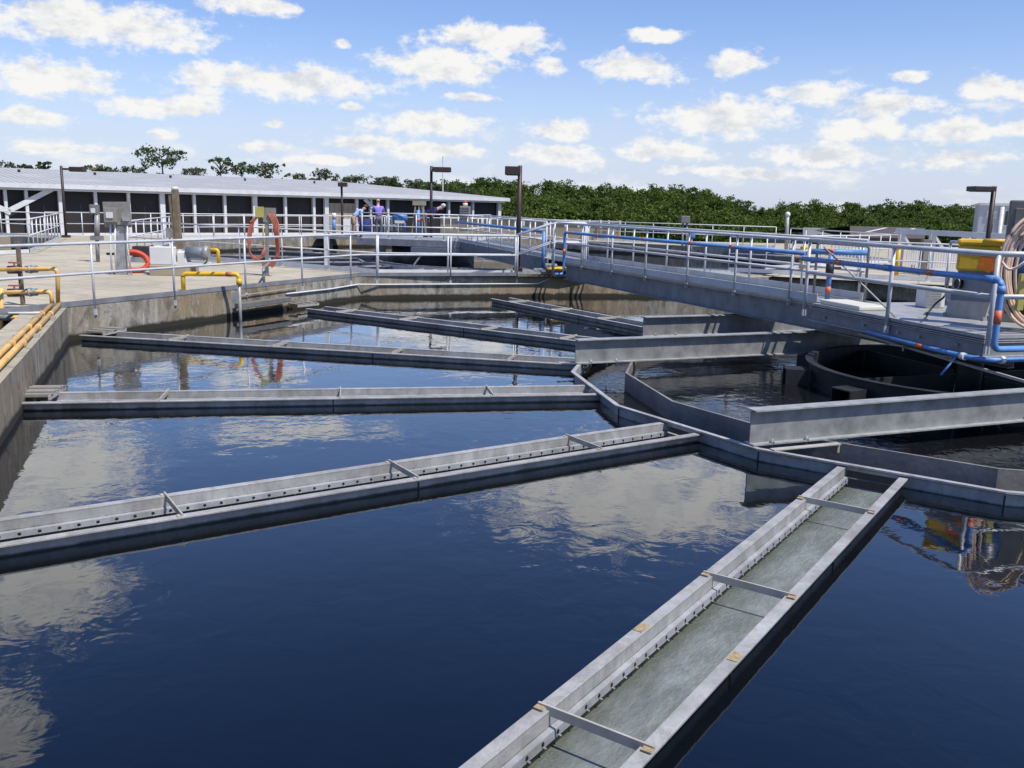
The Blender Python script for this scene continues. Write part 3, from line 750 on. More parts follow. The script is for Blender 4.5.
for u in nearu[1:5]: W(MB().bar(B(u, 0.49, zpipe), B(u, 0.58, zpipe), 0.05, 0.03), 'clamp', 'galv', bp)
lb = thing('blue_pipe', 'lower blue pipe with white couplings hung under the platform edge', 'pipe', P(1.2, -0.06, 0.68))
l0, l1 = on_edge(868, 330), PLEN + 0.0
zl = ZP - 0.27
lp = bend([P(l0, -0.05, zl + 0.03), P(on_edge(930, 345), -0.07, zl), P(PLEN - 0.12, -0.10, zl), P(PLEN + 0.12, 0.02, zl), P(PLEN + 0.12, 1.2, zl)], 0.12)
W(MB().tube(lp, 0.030, 12), 'pipe', 'blue', lb)
def lband(a, b, r, m, nm): W(MB().cyl(a, b, r, 12), nm, m, lb)
sb = on_edge(919, 345); lband(P(sb, -0.067, zl + 0.002), P(sb + 0.14, -0.072, zl), 0.0325, 'orange', 'band')
lband(P(PLEN - 0.22, -0.095, zl), P(PLEN - 0.15, -0.1, zl), 0.043, 'white', 'coupling'); lband(P(PLEN + 0.12, 0.14, zl), P(PLEN + 0.12, 0.19, zl), 0.043, 'white', 'coupling'); lband(P(PLEN + 0.12, 0.5, zl), P(PLEN + 0.12, 0.55, zl), 0.043, 'white', 'coupling')
sb = on_edge(962, 355); W(MB().cyl(P(sb, -0.09, zl), P(sb - 0.02, -0.28, zl - 0.24), 0.014, 8), 'spray_nozzle', 'blue', lb)
rg = thing('support_angle', 'thin rusty angle bar slanting below the platform', 'bar', P(1.0, 0, 0.6))
W(MB().bar(P(on_edge(850, 335), 0.12, 0.63), P(PLEN + 1.2, -0.05 + 0.1, 0.50), 0.03, 0.03), 'angle', 'strap', rg)
for s in (on_edge(893, 345), on_edge(940, 355)): W(MB().bar(P(s - 0.1, 0.02, 0.60), P(s + 0.16, 0.02, 0.62), 0.06, 0.02).bar(P(s + 0.14, 0.02, 0.55), P(s + 0.14, 0.02, 0.62), 0.02, 0.02), 'bracket', 'strap', rg)
# vertical blue pipe with valve at bridge end
vp = at(827, 300, ZP); vb = thing('valve_pipe', 'upright blue pipe with black valve and a level blue arm by the bridge end', 'pipe', vp)
W(MB().cyl(vp, vp + Vector((0, 0, 0.72)), 0.04, 12), 'pipe', 'blue', vb); W(MB().cyl(vp + Vector((0, 0, 0.1)), vp + Vector((0, 0, 0.21)), 0.0425, 12), 'band', 'orange', vb)
W(MB().cyl(vp + Vector((0, 0, 0.38)), vp + Vector((0, 0, 0.58)), 0.062, 14).box(vp + Vector((0.09, 0, 0.50)), (0.16, 0.03, 0.03)), 'valve', 'black', vb)
W(MB().cyl(vp + Vector((-0.3, 0.1, 0.74)), vp + Vector((0.62, 0.1, 0.74)), 0.045, 12), 'arm_pipe', 'blue', vb)
W(MB().cyl(vp + Vector((-0.06, 0.1, 0.74)), vp + Vector((0.06, 0.1, 0.74)), 0.0475, 12), 'band', 'orange', vb)
# white lid, diagonal rod
lp0 = [at(812, 302.5, ZP), at(868, 308.5, ZP), at(868, 303.5, ZP), at(845, 301, ZP)]
ld = thing('hatch_lid', 'flat cream hatch lid lying on the platform corner', 'lid', lp0[0])
W(MB().bar(P(0.12, 0.28, ZP + 0.035), P(1.05, 0.28, ZP + 0.035), 0.46, 0.07), 'lid', 'cream', ld, bevel=0.02)
rd = thing('brace_rod', 'thin diagonal rod leaning from the platform rail to its deck', 'rod', P(1.7, 0.2, ZP))
W(MB().cyl(at(896, 317.5, ZP), atY(824, 247, at(896, 317, ZP).y + 1.2), 0.012, 8), 'rod', 'strap', rd)
# pipe loop fixture standing by rail
for px0, px1 in ((812, 864),):
    fr = thing('tube_stand', 'small dark grey pipe frame standing at the platform corner', 'frame', P(0, 0.5, ZP))
    a = at(813, 299, ZP); b_ = at(864, 302, ZP)
    W(MB().tube(bend([a, a + Vector((0, 0, 0.88)), b_ + Vector((0, 0, 0.85)), b_], 0.05), 0.022, 8), 'frame', 'galv', fr)
# ------------------------------------------------------------------ drive machinery on the platform
rz = math.atan2(pn.y, pn.x)
dc = at(985, 318, ZP)
dx = pn; dy = pd
def D(a, b, z): return Vector((P(PLEN - 0.62, 0, 0).x, P(PLEN - 0.62, 0, 0).y, 0)) + pn * a + pd * b + Vector((0, 0, z))
dv = thing('drive_unit', 'grey box drive housing with a round black hole on the platform', 'machine', D(0.6, 0, ZP))
h0 = at(947, 304, ZP); h1 = at(1024, 318, ZP)
hd = (h1 - h0).to_2d().to_3d().normalized(); hn = Vector((-hd.y, hd.x, 0))
def Hh(a, b, z): return Vector((h0.x, h0.y, 0)) + hd * a + hn * b + Vector((0, 0, z))
W(MB().bar(Hh(-0.02, 0.45, ZP + 0.22), Hh(1.5, 0.45, ZP + 0.22), 0.8, 0.44), 'housing', 'blue_grey', dv, bevel=0.015)
W(MB().bar(Hh(-0.06, 0.45, ZP + 0.455), Hh(1.5, 0.45, ZP + 0.455), 0.86, 0.03), 'housing_lip', 'strap', dv)
hp = Hh(0.20, -0.005, ZP + 0.33)
W(MB().cyl(hp, hp + hn * 0.06, 0.074, 24), 'hole', 'black', dv)
hr = [hp - hn * 0.012 + (hd * math.cos(t) + Vector((0, 0, 1)) * math.sin(t)) * 0.080 for t in [2 * PI * i / 24 for i in range(24)]]
W(MB().tube(hr, 0.010, 6, closed=True), 'hole_rim', 'galv_light', dv)
gp = thing('cover_plate', 'galvanised cover plate leaning on the grey drive housing', 'plate', at(965, 317, ZP))
c0, c1, c2, c3 = at(944, 315.5, ZP), at(984, 321, ZP), None, None
ta = Vector((0, 0, 1)); lean = hn * 0.05
W(MB().add([c0, c1, c1 + ta * 0.24 + lean, c0 + ta * 0.215 + lean] + [p + hn * 0.02 for p in (c0, c1, c1 + ta * 0.24 + lean, c0 + ta * 0.215 + lean)],
  [(0, 1, 2, 3), (7, 6, 5, 4), (0, 4, 5, 1), (1, 5, 6, 2), (2, 6, 7, 3), (3, 7, 4, 0)]), 'plate', 'strap', gp)
W(MB().box(c1 + Vector((0, 0, 0.02)), (0.05, 0.05, 0.05)).box(c0 + Vector((0.02, 0, 0.02)), (0.05, 0.05, 0.05)), 'foot', 'galv_light', gp)
# louvred pale motor base left of the housing with black cable
lm = thing('louvred_case', 'small pale louvred case left of the drive housing', 'case', at(930, 309, ZP))
q_ = at(931, 308, ZP)
W(MB().box(q_ + Vector((0.02, 0.1, 0.15)), (0.30, 0.28, 0.30), 0.2), 'case', 'white', lm, bevel=0.02)
lv = MB()
for i in range(7): lv.box(q_ + Vector((0.0 , -0.052, 0.05 + i * 0.035)), (0.26, 0.02, 0.012), 0.2)
W(lv, 'louvre', 'galv_light', lm)
cb = thing('cable', 'black cable drooping from the louvred case to the deck', 'cable', at(928, 315, ZP))
W(MB().tube(bend([at(927, 316, ZP + 0.01), at(927, 314, ZP + 0.12), atY(936, 303, 11.6), atY(946, 296, 11.7), atY(949, 277, 11.8)], 0.1), 0.013, 8), 'cable', 'black', cb)
# yellow box
yb = thing('yellow_box', 'yellow equipment box with orange stains on the drive housing', 'box', Hh(0.5, 0.5, 1.58))
y0 = atY(961, 269.5, 11.3); ybx = (atY(999, 271, 11.3) - y0).length
yd = Vector((0.888, -0.46, 0)).normalized()
W(MB().bar(y0 + yd * 0.0 + Vector((0, 0.13, 0.14)), y0 + yd * ybx + Vector((0, 0.13, 0.14)), 0.24, 0.32), 'body', 'yellow', yb, bevel=0.035)
W(MB().bar(y0 - yd * 0.015 + Vector((0, 0.13, 0.335)), y0 + yd * (ybx + 0.015) + Vector((0, 0.13, 0.335)), 0.28, 0.08), 'lid', 'yellow', yb, bevel=0.036)
W(MB().cyl(y0 + yd * (ybx * 0.45) + Vector((0, 0.0, 0.36)), y0 + yd * (ybx * 1.0) + Vector((0, 0.0, 0.36)), 0.03, 10), 'handle', 'yellow', yb)
def stain_mat():
    m, t, b = nt('orange stained yellow')
    return m
yn = Vector((-yd.y, yd.x, 0)); yf = y0 + Vector((0, 0.13, 0)) - yn * 0.1215; stv = MB(); rs = random.Random(12)
for u_, h_, r_ in ((0.70, 0.12, 0.085), (0.84, 0.16, 0.075), (0.92, 0.07, 0.06), (0.60, 0.06, 0.05), (0.78, 0.04, 0.06)):
    o0 = yf + yd * (ybx * u_) + Vector((0, 0, h_)); k = 22
    ringp = [o0 + (yd * math.cos(2 * PI * j / k) + Vector((0, 0, 1)) * math.sin(2 * PI * j / k)) * r_ * rs.uniform(0.72, 1.15) - yn * (0.0005 + 0.0006 * r_ * 10) for j in range(k)]
    stv.add([o0 - yn * (0.001 + 0.006 * r_)] + ringp, [(0, j + 1, (j + 1) % k + 1) for j in range(k)])
W(stv, 'orange_stain', 'stain_orange', yb)
W(MB().bar(y0 + yd * 0.03 + Vector((0, 0.13, -0.03)), y0 + yd * (ybx - 0.03) + Vector((0, 0.13, -0.03)), 0.2, 0.10), 'mounting', 'girder', yb)
# cabinet behind the hoses, blue motor, white panel, yellow bracket
cx = at(1014, 322, ZP); 
cab = thing('control_cabinet', 'tall grey steel cabinet behind the hanging tan hoses', 'cabinet', (6.75, 11.7, ZP))
cabp = atY(1011, 240, 11.6)
cR = math.radians(-27); W(MB().box((cabp.x + 0.46, 11.75, (ZP + 2.50) / 2), (0.80, 0.5, 2.50 - ZP), cR), 'body', 'cabinet', cab, bevel=0.015)
W(MB().box((cabp.x + 0.46 - 0.26 * math.sin(-cR), 11.75 - 0.26 * math.cos(cR), 2.0), (0.66, 0.02, 0.8), cR), 'door', 'cabinet', cab, bevel=0.008)
mo = thing('motor', 'dark blue motor beside the hanging hoses', 'motor', (6.4, 11.0, 1.5))
mp = atY(1022, 262, 10.9)
W(MB().cyl(mp + Vector((0.0, 0, -0.30)), mp + Vector((0.0, 0, 0.12)), 0.17, 22).ball(mp + Vector((0, 0, 0.12)), 0.17, 18, 8, (1, 1, 0.5)), 'body', 'blue_dark', mo)
W(MB().cyl(mp + Vector((0, 0, -0.62)), mp + Vector((0, 0, -0.30)), 0.12, 18), 'gearbox', 'black', mo)
wp = thing('instrument_box', 'small white instrument panel between hose and motor', 'panel', (6.2, 11.2, 1.6))
w0 = atY(1012, 262, 11.15)
W(MB().box(w0, (0.14, 0.05, 0.30)), 'panel', 'white', wp); W(MB().box(w0 + Vector((0.0, -0.03, 0.0)), (0.07, 0.012, 0.10)), 'display', 'cabinet', wp)
yk = thing('yellow_bracket', 'upright dull yellow bracket at the right edge by the blue pipe', 'bracket', atY(1021, 310, 10.4))
W(MB().box(atY(1021, 292, 10.55), (0.07, 0.06, 0.42)), 'bracket', 'sign_yellow', yk)
# hanging tan hose coils
hs = thing('hose_coil', 'coil of tan hose hung over the platform rail post', 'hose', P(q2, 0.1, ZP))
for i in range(7):
    k = i / 6; pts = []
    for j in range(48):
        t = 2 * PI * j / 48
        px_ = 1035 + 0.6 * i + (37 - 2.6 * i + 1.2 * math.sin(i * 2.1)) * math.cos(t) - 9 * math.sin(t) * (0.4 + 0.6 * (math.sin(t) > 0)) * -1 * 0.6
        py_ = 271 + 2 * math.sin(i * 1.7) - (57 - 1.3 * i) * math.sin(t)
        pts.append(atY(px_, py_, 10.62 + 0.035 * i + 0.03 * math.sin(2 * t + i)))
    W(MB().tube(pts, 0.019, 8, closed=True), 'hose_loop', 'hose_tan', hs)
W(MB().tube(bend([atY(1002, 262, 10.5), atY(1008, 270, 10.4), atY(1017, 268, 10.4), atY(1030, 258, 10.4)], 0.06), 0.017, 8), 'hose_end', 'hose_tan', hs)
# ------------------------------------------------------------------ things on the left deck
# yellow pipes on the left wall
dl = (OCT1[1] - OCT1[0]).normalized(); nl = Vector((-dl.y, dl.x))       # nl points away from the tank
def Wl(s, w, z): p = OCT1[1] - dl * s + nl * w; return Vector((p.x, p.y, z))
yp = thing('yellow_pipe_pair', 'pair of faded yellow pipes lying along the top of the left tank wall', 'pipes', Wl(0.2, 0.2, ZD))
for w_, s_ in ((0.10, -0.15), (0.21, -0.15)):
    W(MB().tube(bend([Wl(s_, w_, ZD + 0.055), Wl(9.5, w_ + 0.02, ZD + 0.055)], 0.06), 0.036, 12), 'pipe', 'peach', yp)
    for s in (1.2, 2.6, 4.0): W(MB().cyl(Wl(s, w_, ZD + 0.055), Wl(s + 0.12, w_, ZD + 0.055), 0.042, 12), 'coupling', 'peach', yp)
for s in (1.5, 3.3): W(MB().box(Wl(s, 0.16, ZD + 0.03), (0.3, 0.05, 0.04), math.atan2(nl.y, nl.x)), 'pipe_clip', 'strap', yp)
def riser(label, px, ytop, ybot, depth_pt, xl, zmat='peach'):
    Y = depth_pt.y
    top = atY(px, ytop, Y); bot = atY(px + 0.6, ybot, Y); left = atY(xl, ytop + 1.5, Y - 0.1)
    root = thing('valve_pipe', label, 'pipe', bot)
    W(MB().tube(bend([bot, top, left], 0.10), 0.033, 12), 'pipe', zmat, root)
    a = atY(38, ytop + 0.6, Y); b_ = atY(48, ytop + 0.3, Y); W(MB().cyl(a, b_, 0.036, 12), 'red_section', 'hose_red', root)
    a = atY(26, ytop + 0.8, Y); b_ = atY(37, ytop + 0.6, Y); W(MB().cyl(a, b_, 0.058, 14), 'union', 'blue_grey', root)
    W(MB().cyl(a.lerp(b_, 0.3), a.lerp(b_, 0.5), 0.068, 14), 'union_nut', 'galv_light', root)
    a = atY(8.5, ytop + 1.3, Y); b_ = atY(20.5, ytop + 1, Y); W(MB().cyl(a, b_, 0.066, 14), 'valve', 'navy', root)
    m_ = a.lerp(b_, 0.5); W(MB().cyl(m_, m_ + Vector((0, 0, 0.105)), 0.016, 8).box(m_ + Vector((0.0, 0, 0.11)), (0.17, 0.03, 0.025)), 'valve_handle', 'hose_red', root)
    return root
dp = Wl(-0.15, 0.12, ZD)
riser('upper yellow pipe with navy valve and red section beside the left wall corner', 57.5, 268.5, 305, dp, -25)
riser('lower yellow pipe with navy valve and grey union beside the brown support post', 51.5, 291.5, 305, dp + Vector((0, -0.25, 0)), -25)
sp = atY(24, 309, dp.y + 0.12); spt = atY(18, 241, dp.y + 0.12)
ss = thing('support_post', 'thin brown upright channel holding the two valve pipes', 'post', sp)
W(MB().bar(sp, spt, 0.03, 0.06, up=(0, 1, 0)).bar(sp + Vector((-0.025, -0.02, 0)), spt + Vector((-0.025, -0.02, 0)), 0.012, 0.03, up=(0, 1, 0)), 'channel', 'wood', ss)
lw2 = thing('yellow_stub_pipe', 'lower left yellow stub pipe with a pale end below the valves', 'pipe', atY(4, 316, dp.y - 0.9))
W(MB().cyl(atY(-30, 318.5, dp.y - 0.9), atY(37, 317, dp.y - 0.9), 0.034, 12), 'pipe', 'yellow', lw2); W(MB().cyl(atY(-4, 318, dp.y - 0.9), atY(13, 317.7, dp.y - 0.9), 0.05, 12), 'union', 'blue_grey', lw2)
W(MB().tube(bend([atY(-30, 313.6, dp.y - 1.0), atY(42, 313, dp.y - 1.0), atY(44, 322, dp.y - 1.0)], 0.05), 0.02, 10), 'white_pipe', 'white', lw2)
W(MB().cyl(atY(1, 288, dp.y - 0.9), atY(1, 345, dp.y - 0.9), 0.034, 12), 'upright', 'peach', lw2)
# yellow gooseneck
gn = thing('gooseneck_pipe', 'bright yellow bent pipe turning down into the tank water as a grey pipe', 'pipe', z3(OCT1[1].lerp(OCT1[2], 0.4)))
g0 = at(183.5, 290, ZD + 0.01); g3r = ray(240.5, 322); 
gw = at(240.5, 321, -0.02)
gtop = g0.z + 0.0
gA = Vector((g0.x, g0.y, ZD)); gAt = atY(183.5, 273.8, g0.y); gBt = Vector((gw.x, gw.y, 0)); gBt.z = atY(238.5, 274.3, gw.y).z
gm_ = atY(239.5, 285, gw.y).z
W(MB().tube(bend([gA, Vector((gA.x, gA.y, gAt.z)), gBt, Vector((gBt.x, gBt.y, gm_))], 0.09), 0.043, 12), 'yellow_section', 'yellow', gn)
W(MB().cyl(Vector((gBt.x, gBt.y, gm_ + 0.05)), Vector((gBt.x, gBt.y, -0.4)), 0.032, 12), 'grey_section', 'galv_light', gn)
W(MB().cyl(Vector((gA.x, gA.y, gAt.z)).lerp(gBt, 0.78), Vector((gA.x, gA.y, gAt.z)).lerp(gBt, 0.88), 0.046, 12), 'red_mark', 'hose_red', gn)
for p in ((Vector((gBt.x, gBt.y, gm_)), Vector((gBt.x, gBt.y, gm_ + 0.12))),): W(MB().cyl(p[0], p[1], 0.052, 12), 'elbow_socket', 'yellow', gn)
# wall conduit and float box
cd = thing('conduit', 'thin white conduit running along the back tank wall', 'conduit', at(380, 287, 0.4))
def wall_pt(x, z, a, d, off=-0.03):
    r_ = ray(x, 285); rr = Vector((r_.x, r_.y)).normalized(); a = a + Vector((d.y, -d.x)) * -off * -1
    den = rr.x * d.y - rr.y * d.x; t_ = (a.x * d.y - a.y * d.x) / den; p = rr * t_
    return Vector((p.x, p.y, z))
W(MB().tube([wall_pt(286, 0.34, OCT1[1], d12, 0.03), wall_pt(330, 0.33, OCT1[1], d12, 0.03), wall_pt(358, 0.36, OCT1[1], d12, 0.03), wall_pt(380, 0.345, OCT1[2], d23, 0.03), wall_pt(538, 0.345, OCT1[2], d23, 0.03), wall_pt(551, 0.50, OCT1[2], d23, 0.03)], 0.017, 8), 'conduit', 'rail_far', cd)
fb = thing('float_box', 'grey rectangular box hung on the wall above the water', 'box', wall_pt(262, 0.2, OCT1[1], d12))
W(MB().bar(wall_pt(237, 0.24, OCT1[1], d12, 0.17), wall_pt(288, 0.25, OCT1[1], d12, 0.17), 0.16, 0.105), 'box', 'cabinet', fb, bevel=0.01)
W(MB().bar(wall_pt(233.5, 0.18, OCT1[1], d12, 0.02), wall_pt(233.5, 0.50, OCT1[1], d12, 0.02), 0.06, 0.17), 'wall_channel', 'galv_light', fb)
W(MB().bar(wall_pt(240, 0.42, OCT1[1], d12, 0.04), wall_pt(297, 0.455, OCT1[1], d12, 0.04), 0.016, 0.016), 'support_arm', 'strap', fb)
# control panel on pedestal
pp = at(121, 274.5, ZD); Yp = pp.y
cpn = thing('meter_station', 'weathered grey backboard with meter boxes on a grey pedestal', 'panel', pp)
a = atY(104, 214.5, Yp); b_ = atY(130.5, 214.5, Yp); hh = (atY(117, 201, Yp) - atY(117, 226.5, Yp)).z
W(MB().bar(a, b_, 0.05, hh), 'backboard', 'board', cpn)
pw = (atY(126, 250, Yp) - atY(117, 250, Yp)).length
W(MB().box((atY(121, 250, Yp).x, Yp + 0.02, (ZD + atY(121, 226, Yp).z) / 2), (pw, 0.12, atY(121, 226, Yp).z - ZD)), 'pedestal', 'galv_light', cpn)
mb_ = atY(111, 215, Yp - 0.1); o_ = W(MB().box(mb_, (0.27, 0.15, 0.32)), 'meter_box', 'board', cpn, bevel=0.01)
W(MB().box(mb_ + Vector((0, -0.085, 0.0)), (0.15, 0.02, 0.13)), 'meter_window', 'white', o_)
mb2 = atY(126, 217, Yp - 0.08); W(MB().box(mb2, (0.13, 0.12, 0.18)), 'small_box', 'galv_light', cpn)
W(MB().box(atY(118, 223, Yp - 0.06), (0.6, 0.06, 0.07)), 'wireway', 'board', cpn)
for x0, x1 in ((110.5, 111.5), (115, 116), (127.5, 131)):
    W(MB().tube([atY(x0, 224, Yp - 0.06), atY(x0, 247, Yp - 0.06), Vector((atY(x1, 268, Yp - 0.06).x, Yp - 0.06, ZD))], 0.022, 8), 'conduit', 'rail_far', cpn)
fl = thing('flood_light', 'small grey floodlight on a thin stand left of the control panel', 'light', at(97, 262, ZD))
fy = at(97, 262, ZD).y
W(MB().box(atY(94.5, 209.5, fy), (0.22, 0.16, 0.26)), 'housing', 'cabinet', fl, bevel=0.02); W(MB().box(atY(93, 210.5, fy - 0.09), (0.11, 0.03, 0.12)), 'lamp_glass', 'white', fl)
W(MB().cyl(atY(97, 240, fy), atY(97, 214, fy), 0.07, 10), 'stand', 'galv', fl)
W(MB().cyl(at(98, 262, ZD), atY(97, 238, fy), 0.05, 10).box(atY(97, 238, fy), (0.3, 0.16, 0.12)), 'base_box', 'galv', fl)
# lifebuoy
lr = at(131, 273.2, ZD); lbx = thing('lifebuoy', 'red orange life ring leaning below the control panel', 'life ring', lr)
cc = lr + Vector((0.02, 0.12, 0.27)); ax = Vector((0.93, 0.25, -0.22)).normalized(); ay = Vector((0.12, 0.42, 0.80)).normalized()
R_ = 0.29
W(MB().tube([cc + (ax * 1.12 * math.cos(t) + ay * 0.78 * math.sin(t)) * R_ for t in [2 * PI * i / 40 for i in range(40)]], 0.066, 12, closed=True), 'ring', 'lifebuoy', lbx)
for t in ():
    q_ = [cc + (ax * 1.12 * math.cos(t + e) + ay * 0.78 * math.sin(t + e)) * R_ for e in (-0.09, 0.09)]
    W(MB().cyl(q_[0], q_[1], 0.081, 12), 'band', 'white', lbx)
# white pump on pad
pu = at(170, 276, ZD); yc = pu.y
pmp = thing('pump', 'white cabinet pump with blue grey motor on a tan concrete pad', 'pump', pu)
x0 = atY(149, 270, yc).x; x1 = atY(187, 270, yc).x; zt = atY(165, 265.5, yc).z
W(MB().box(((x0 + x1) / 2, yc + 0.4, (ZD + zt) / 2), (x1 - x0, 0.8, zt - ZD)), 'pad', 'tanwall', pmp, bevel=0.015)
x0 = atY(147, 255, yc).x; x1 = atY(172, 255, yc).x; zb = zt; zt2 = atY(160, 247, yc).z
W(MB().box(((x0 + x1) / 2, yc + 0.4, (zb + zt2) / 2), (x1 - x0, 0.55, zt2 - zb)), 'cabinet', 'white', pmp, bevel=0.02)
W(MB().box((atY(178, 255, yc).x, yc + 0.4, (zb + zt2) / 2 - 0.05), (0.22, 0.4, (zt2 - zb) * 0.75)), 'coupling_guard', 'white', pmp, bevel=0.03)
m0 = atY(187, 252.5, yc + 0.3); m1 = atY(208, 252.5, yc + 0.3)
W(MB().cyl(m0, m1, 0.135, 20).box((m0 + m1) / 2 + Vector((0, 0, -0.12)), (0.3, 0.2, 0.1)), 'motor', 'blue_grey', pmp)
W(MB().cyl(m1 - Vector((0.10, 0, 0)), m1 + Vector((0.02, 0, 0)), 0.142, 20), 'motor_cap', 'galv_light', pmp)
W(MB().tube(bend([m1 + Vector((0.0, 0.1, 0.06)), m1 + Vector((0.2, 0.1, 0.06)), m1 + Vector((0.2, 0.1, -0.25))], 0.06), 0.04, 10), 'yellow_elbow', 'yellow', pmp)
W(MB().box((atY(190, 262, yc + 0.3).x, yc + 0.35, zb + 0.02), (0.9, 0.3, 0.10)), 'base_frame', 'white', pmp)
W(MB().tube(bend([atY(207, 257, yc), atY(207, 262, yc), atY(203, 265, yc)], 0.05), 0.016, 8), 'cable', 'black', pmp)
W(MB().box(atY(152, 247, yc + 0.2) , (0.06, 0.06, 0.08)), 'lifting_eye', 'black', pmp)
dbx = thing('dark_box', 'small dark pump box behind the white pump cabinet', 'box', at(142, 262, ZD)); q_ = at(142, 262, ZD)
W(MB().box(q_ + Vector((0, 0, 0.28)), (0.42, 0.3, 0.30), 0.2), 'body', 'black', dbx, bevel=0.02); W(MB().cyl(q_ + Vector((-0.95, 0, 0.2)), q_ + Vector((-0.1, 0, 0.2)), 0.035, 8), 'shaft', 'black', dbx); W(MB().box(q_ + Vector((0, 0, 0.07)), (0.5, 0.4, 0.14), 0.2), 'base', 'galv', dbx)
# timber post with white cap on grey pipe
wb = at(182, 275, ZD); wy = wb.y
tp = thing('timber_post', 'weathered square timber post with white cap standing by the pump', 'post', wb)
za = atY(181, 250, wy).z; zb_ = atY(178, 190, wy).z
W(MB().bar(Vector((wb.x - 0.03, wy, za)), Vector((wb.x - 0.07, wy, zb_)), 0.13, 0.13, up=(0, 1, 0)), 'post', 'wood', tp, bevel=0.006)
W(MB().bar(Vector((wb.x - 0.12, wy, za + 0.25)), Vector((wb.x - 0.18, wy, zb_ - 0.12)), 0.06, 0.10, up=(0, 1, 0)), 'side_batten', 'wood', tp)
W(MB().cyl(Vector((wb.x - 0.07, wy, zb_)), Vector((wb.x - 0.07, wy, zb_ + 0.07)), 0.075, 12), 'cap', 'white', tp)
W(MB().cyl(Vector((wb.x, wy, ZD)), Vector((wb.x - 0.03, wy, za + 0.02)), 0.085, 14), 'pipe_base', 'galv_light', tp)
W(MB().box(Vector((wb.x - 0.22, wy - 0.05, atY(175, 233, wy).z)), (0.14, 0.1, 0.22)), 'switch_box', 'galv', tp)
W(MB().tube([Vector((wb.x - 0.24, wy - 0.05, ZD)), Vector((wb.x - 0.22, wy - 0.05, atY(175, 236, wy).z))], 0.02, 8), 'conduit', 'rail', tp)
# hose rack
hb = at(264, 286, ZD); hy = at(266, 276, ZD).y
hrk = thing('hose_rack', 'red hose looped over a post with a yellow sign', 'hose rack', (atY(266, 276, hy).x, hy, ZD))
W(MB().bar(Vector((atY(266, 272, hy).x, hy + 0.08, ZD)), Vector((atY(266, 209, hy).x, hy + 0.08, atY(266, 209, hy).z)), 0.07, 0.07, up=(0, 1, 0)), 'post', 'galv', hrk)
W(MB().box(atY(269.5, 215, hy + 0.03), (0.30, 0.02, 0.33)), 'backboard', 'board', hrk); W(MB().box(atY(259.5, 212, hy - 0.02), (0.20, 0.015, 0.24)), 'yellow_sign', 'sign_yellow', hrk)
def hp_(x, y, dy=0.0): return atY(x, y, hy + dy)
for i in range(4):
    d = i * 1.7
    W(MB().tube(bend([hp_(268 + d, 214), hp_(273 + d, 222), hp_(276 + d * 0.6, 240, -0.03 * i), hp_(277 + d * 0.4, 256), hp_(272, 263 + d), hp_(264 + d, 267 - d), hp_(262, 262)], 0.25, 6), 0.021, 8), 'hose_loop', 'hose_red', hrk)
for i in range(3):
    d = i * 1.7
    W(MB().tube(bend([hp_(262, 214), hp_(254 - d, 220), hp_(250.5 - d, 238, -0.04 * i), hp_(249 - d + i * 2.4, 254), hp_(256, 262 - d), hp_(260 + d, 258), hp_(265, 247)], 0.25, 6), 0.018, 8), 'hose_loop', 'hose_red', hrk)
W(MB().tube(bend([hp_(270, 258), hp_(268, 264), Vector((hb.x, hb.y, 0.9)), hb], 0.25, 6), 0.03, 8), 'conduit', 'galv', hrk)
W(MB().cyl(hp_(263.5, 225, -0.03), hp_(263, 246, -0.03), 0.018, 8), 'brass_pipe', 'sign_yellow', hrk)
# tall white post
bpst = at(327, 268, ZD); by = bpst.y
t_ = thing('white_post', 'tall thick white post behind the railing right of the hose', 'post', bpst)
W(MB().bar(bpst, Vector((bpst.x, by, atY(326, 214, by).z)), 0.115, 0.115, up=(0, 1, 0)), 'post', 'rail_far', t_); W(MB().box(bpst + Vector((0, 0, 0.02)), (0.3, 0.3, 0.04)), 'base_plate', 'rail_far', t_)
# yellow cover by the bridge end
yc_ = at(566, 268.5, ZD + 0.02); yl = thing('yellow_cover', 'yellow tarpaulin cover on a dark skid by the bridge end', 'cover', yc_)
W(MB().ball(atY(560, 269.5, 24.2), 0.3, 14, 8, (1.25, 0.7, 0.28)), 'cover', 'yellow', yl); W(MB().box(atY(562, 273, 24.2), (0.85, 0.4, 0.10)), 'skid', 'black', yl)

# ------------------------------------------------------------------ lamp posts
def lamp(px, ybase, ytop, hx0, hx1, hy0, hy1, depth, label, r=0.055):
    b_ = atY(px, ybase, depth); t_ = Vector((b_.x, b_.y, atY(px, ytop, depth).z)); b_.z = ZD
    root = thing('street_lamp', label, 'lamp post', b_, 0, 'brown shoebox lamps on the decks')
    W(MB().cyl(b_, t_, r, 10).box(b_ + Vector((0, 0, 0.05)), (0.26, 0.26, 0.1)), 'pole', 'brown', root)
    a = atY(hx0, (hy0 + hy1) / 2, depth); c = atY(hx1, (hy0 + hy1) / 2, depth); h = (atY(px, hy0, depth) - atY(px, hy1, depth)).z
    mid = (a + c) / 2; mid.y = depth
    W(MB().box(mid, ((c - a).length, 0.42, h)), 'lamp_head', 'brown', root, bevel=0.015)
    W(MB().bar(Vector((t_.x, t_.y, mid.z)), mid, 0.06, 0.08), 'arm', 'brown', root)
    W(MB().box(mid - Vector((0, 0, h / 2 + 0.006)), ((c - a).length * 0.8, 0.34, 0.012)), 'lens', 'glass', root)
lamp(66.2, 237, 166, 71, 84.5, 167, 171.6, 37.9, 'brown shoebox lamp at far left with its head pointing right')
lamp(342.3, 236, 182, 338.5, 347, 182.5, 186.5, 46.5, 'short brown lamp in front of the building door by the two workers')
lamp(431, 236, 166, 433, 451, 167.2, 172, 36.0, 'brown lamp in front of the end of the building, head pointing right')
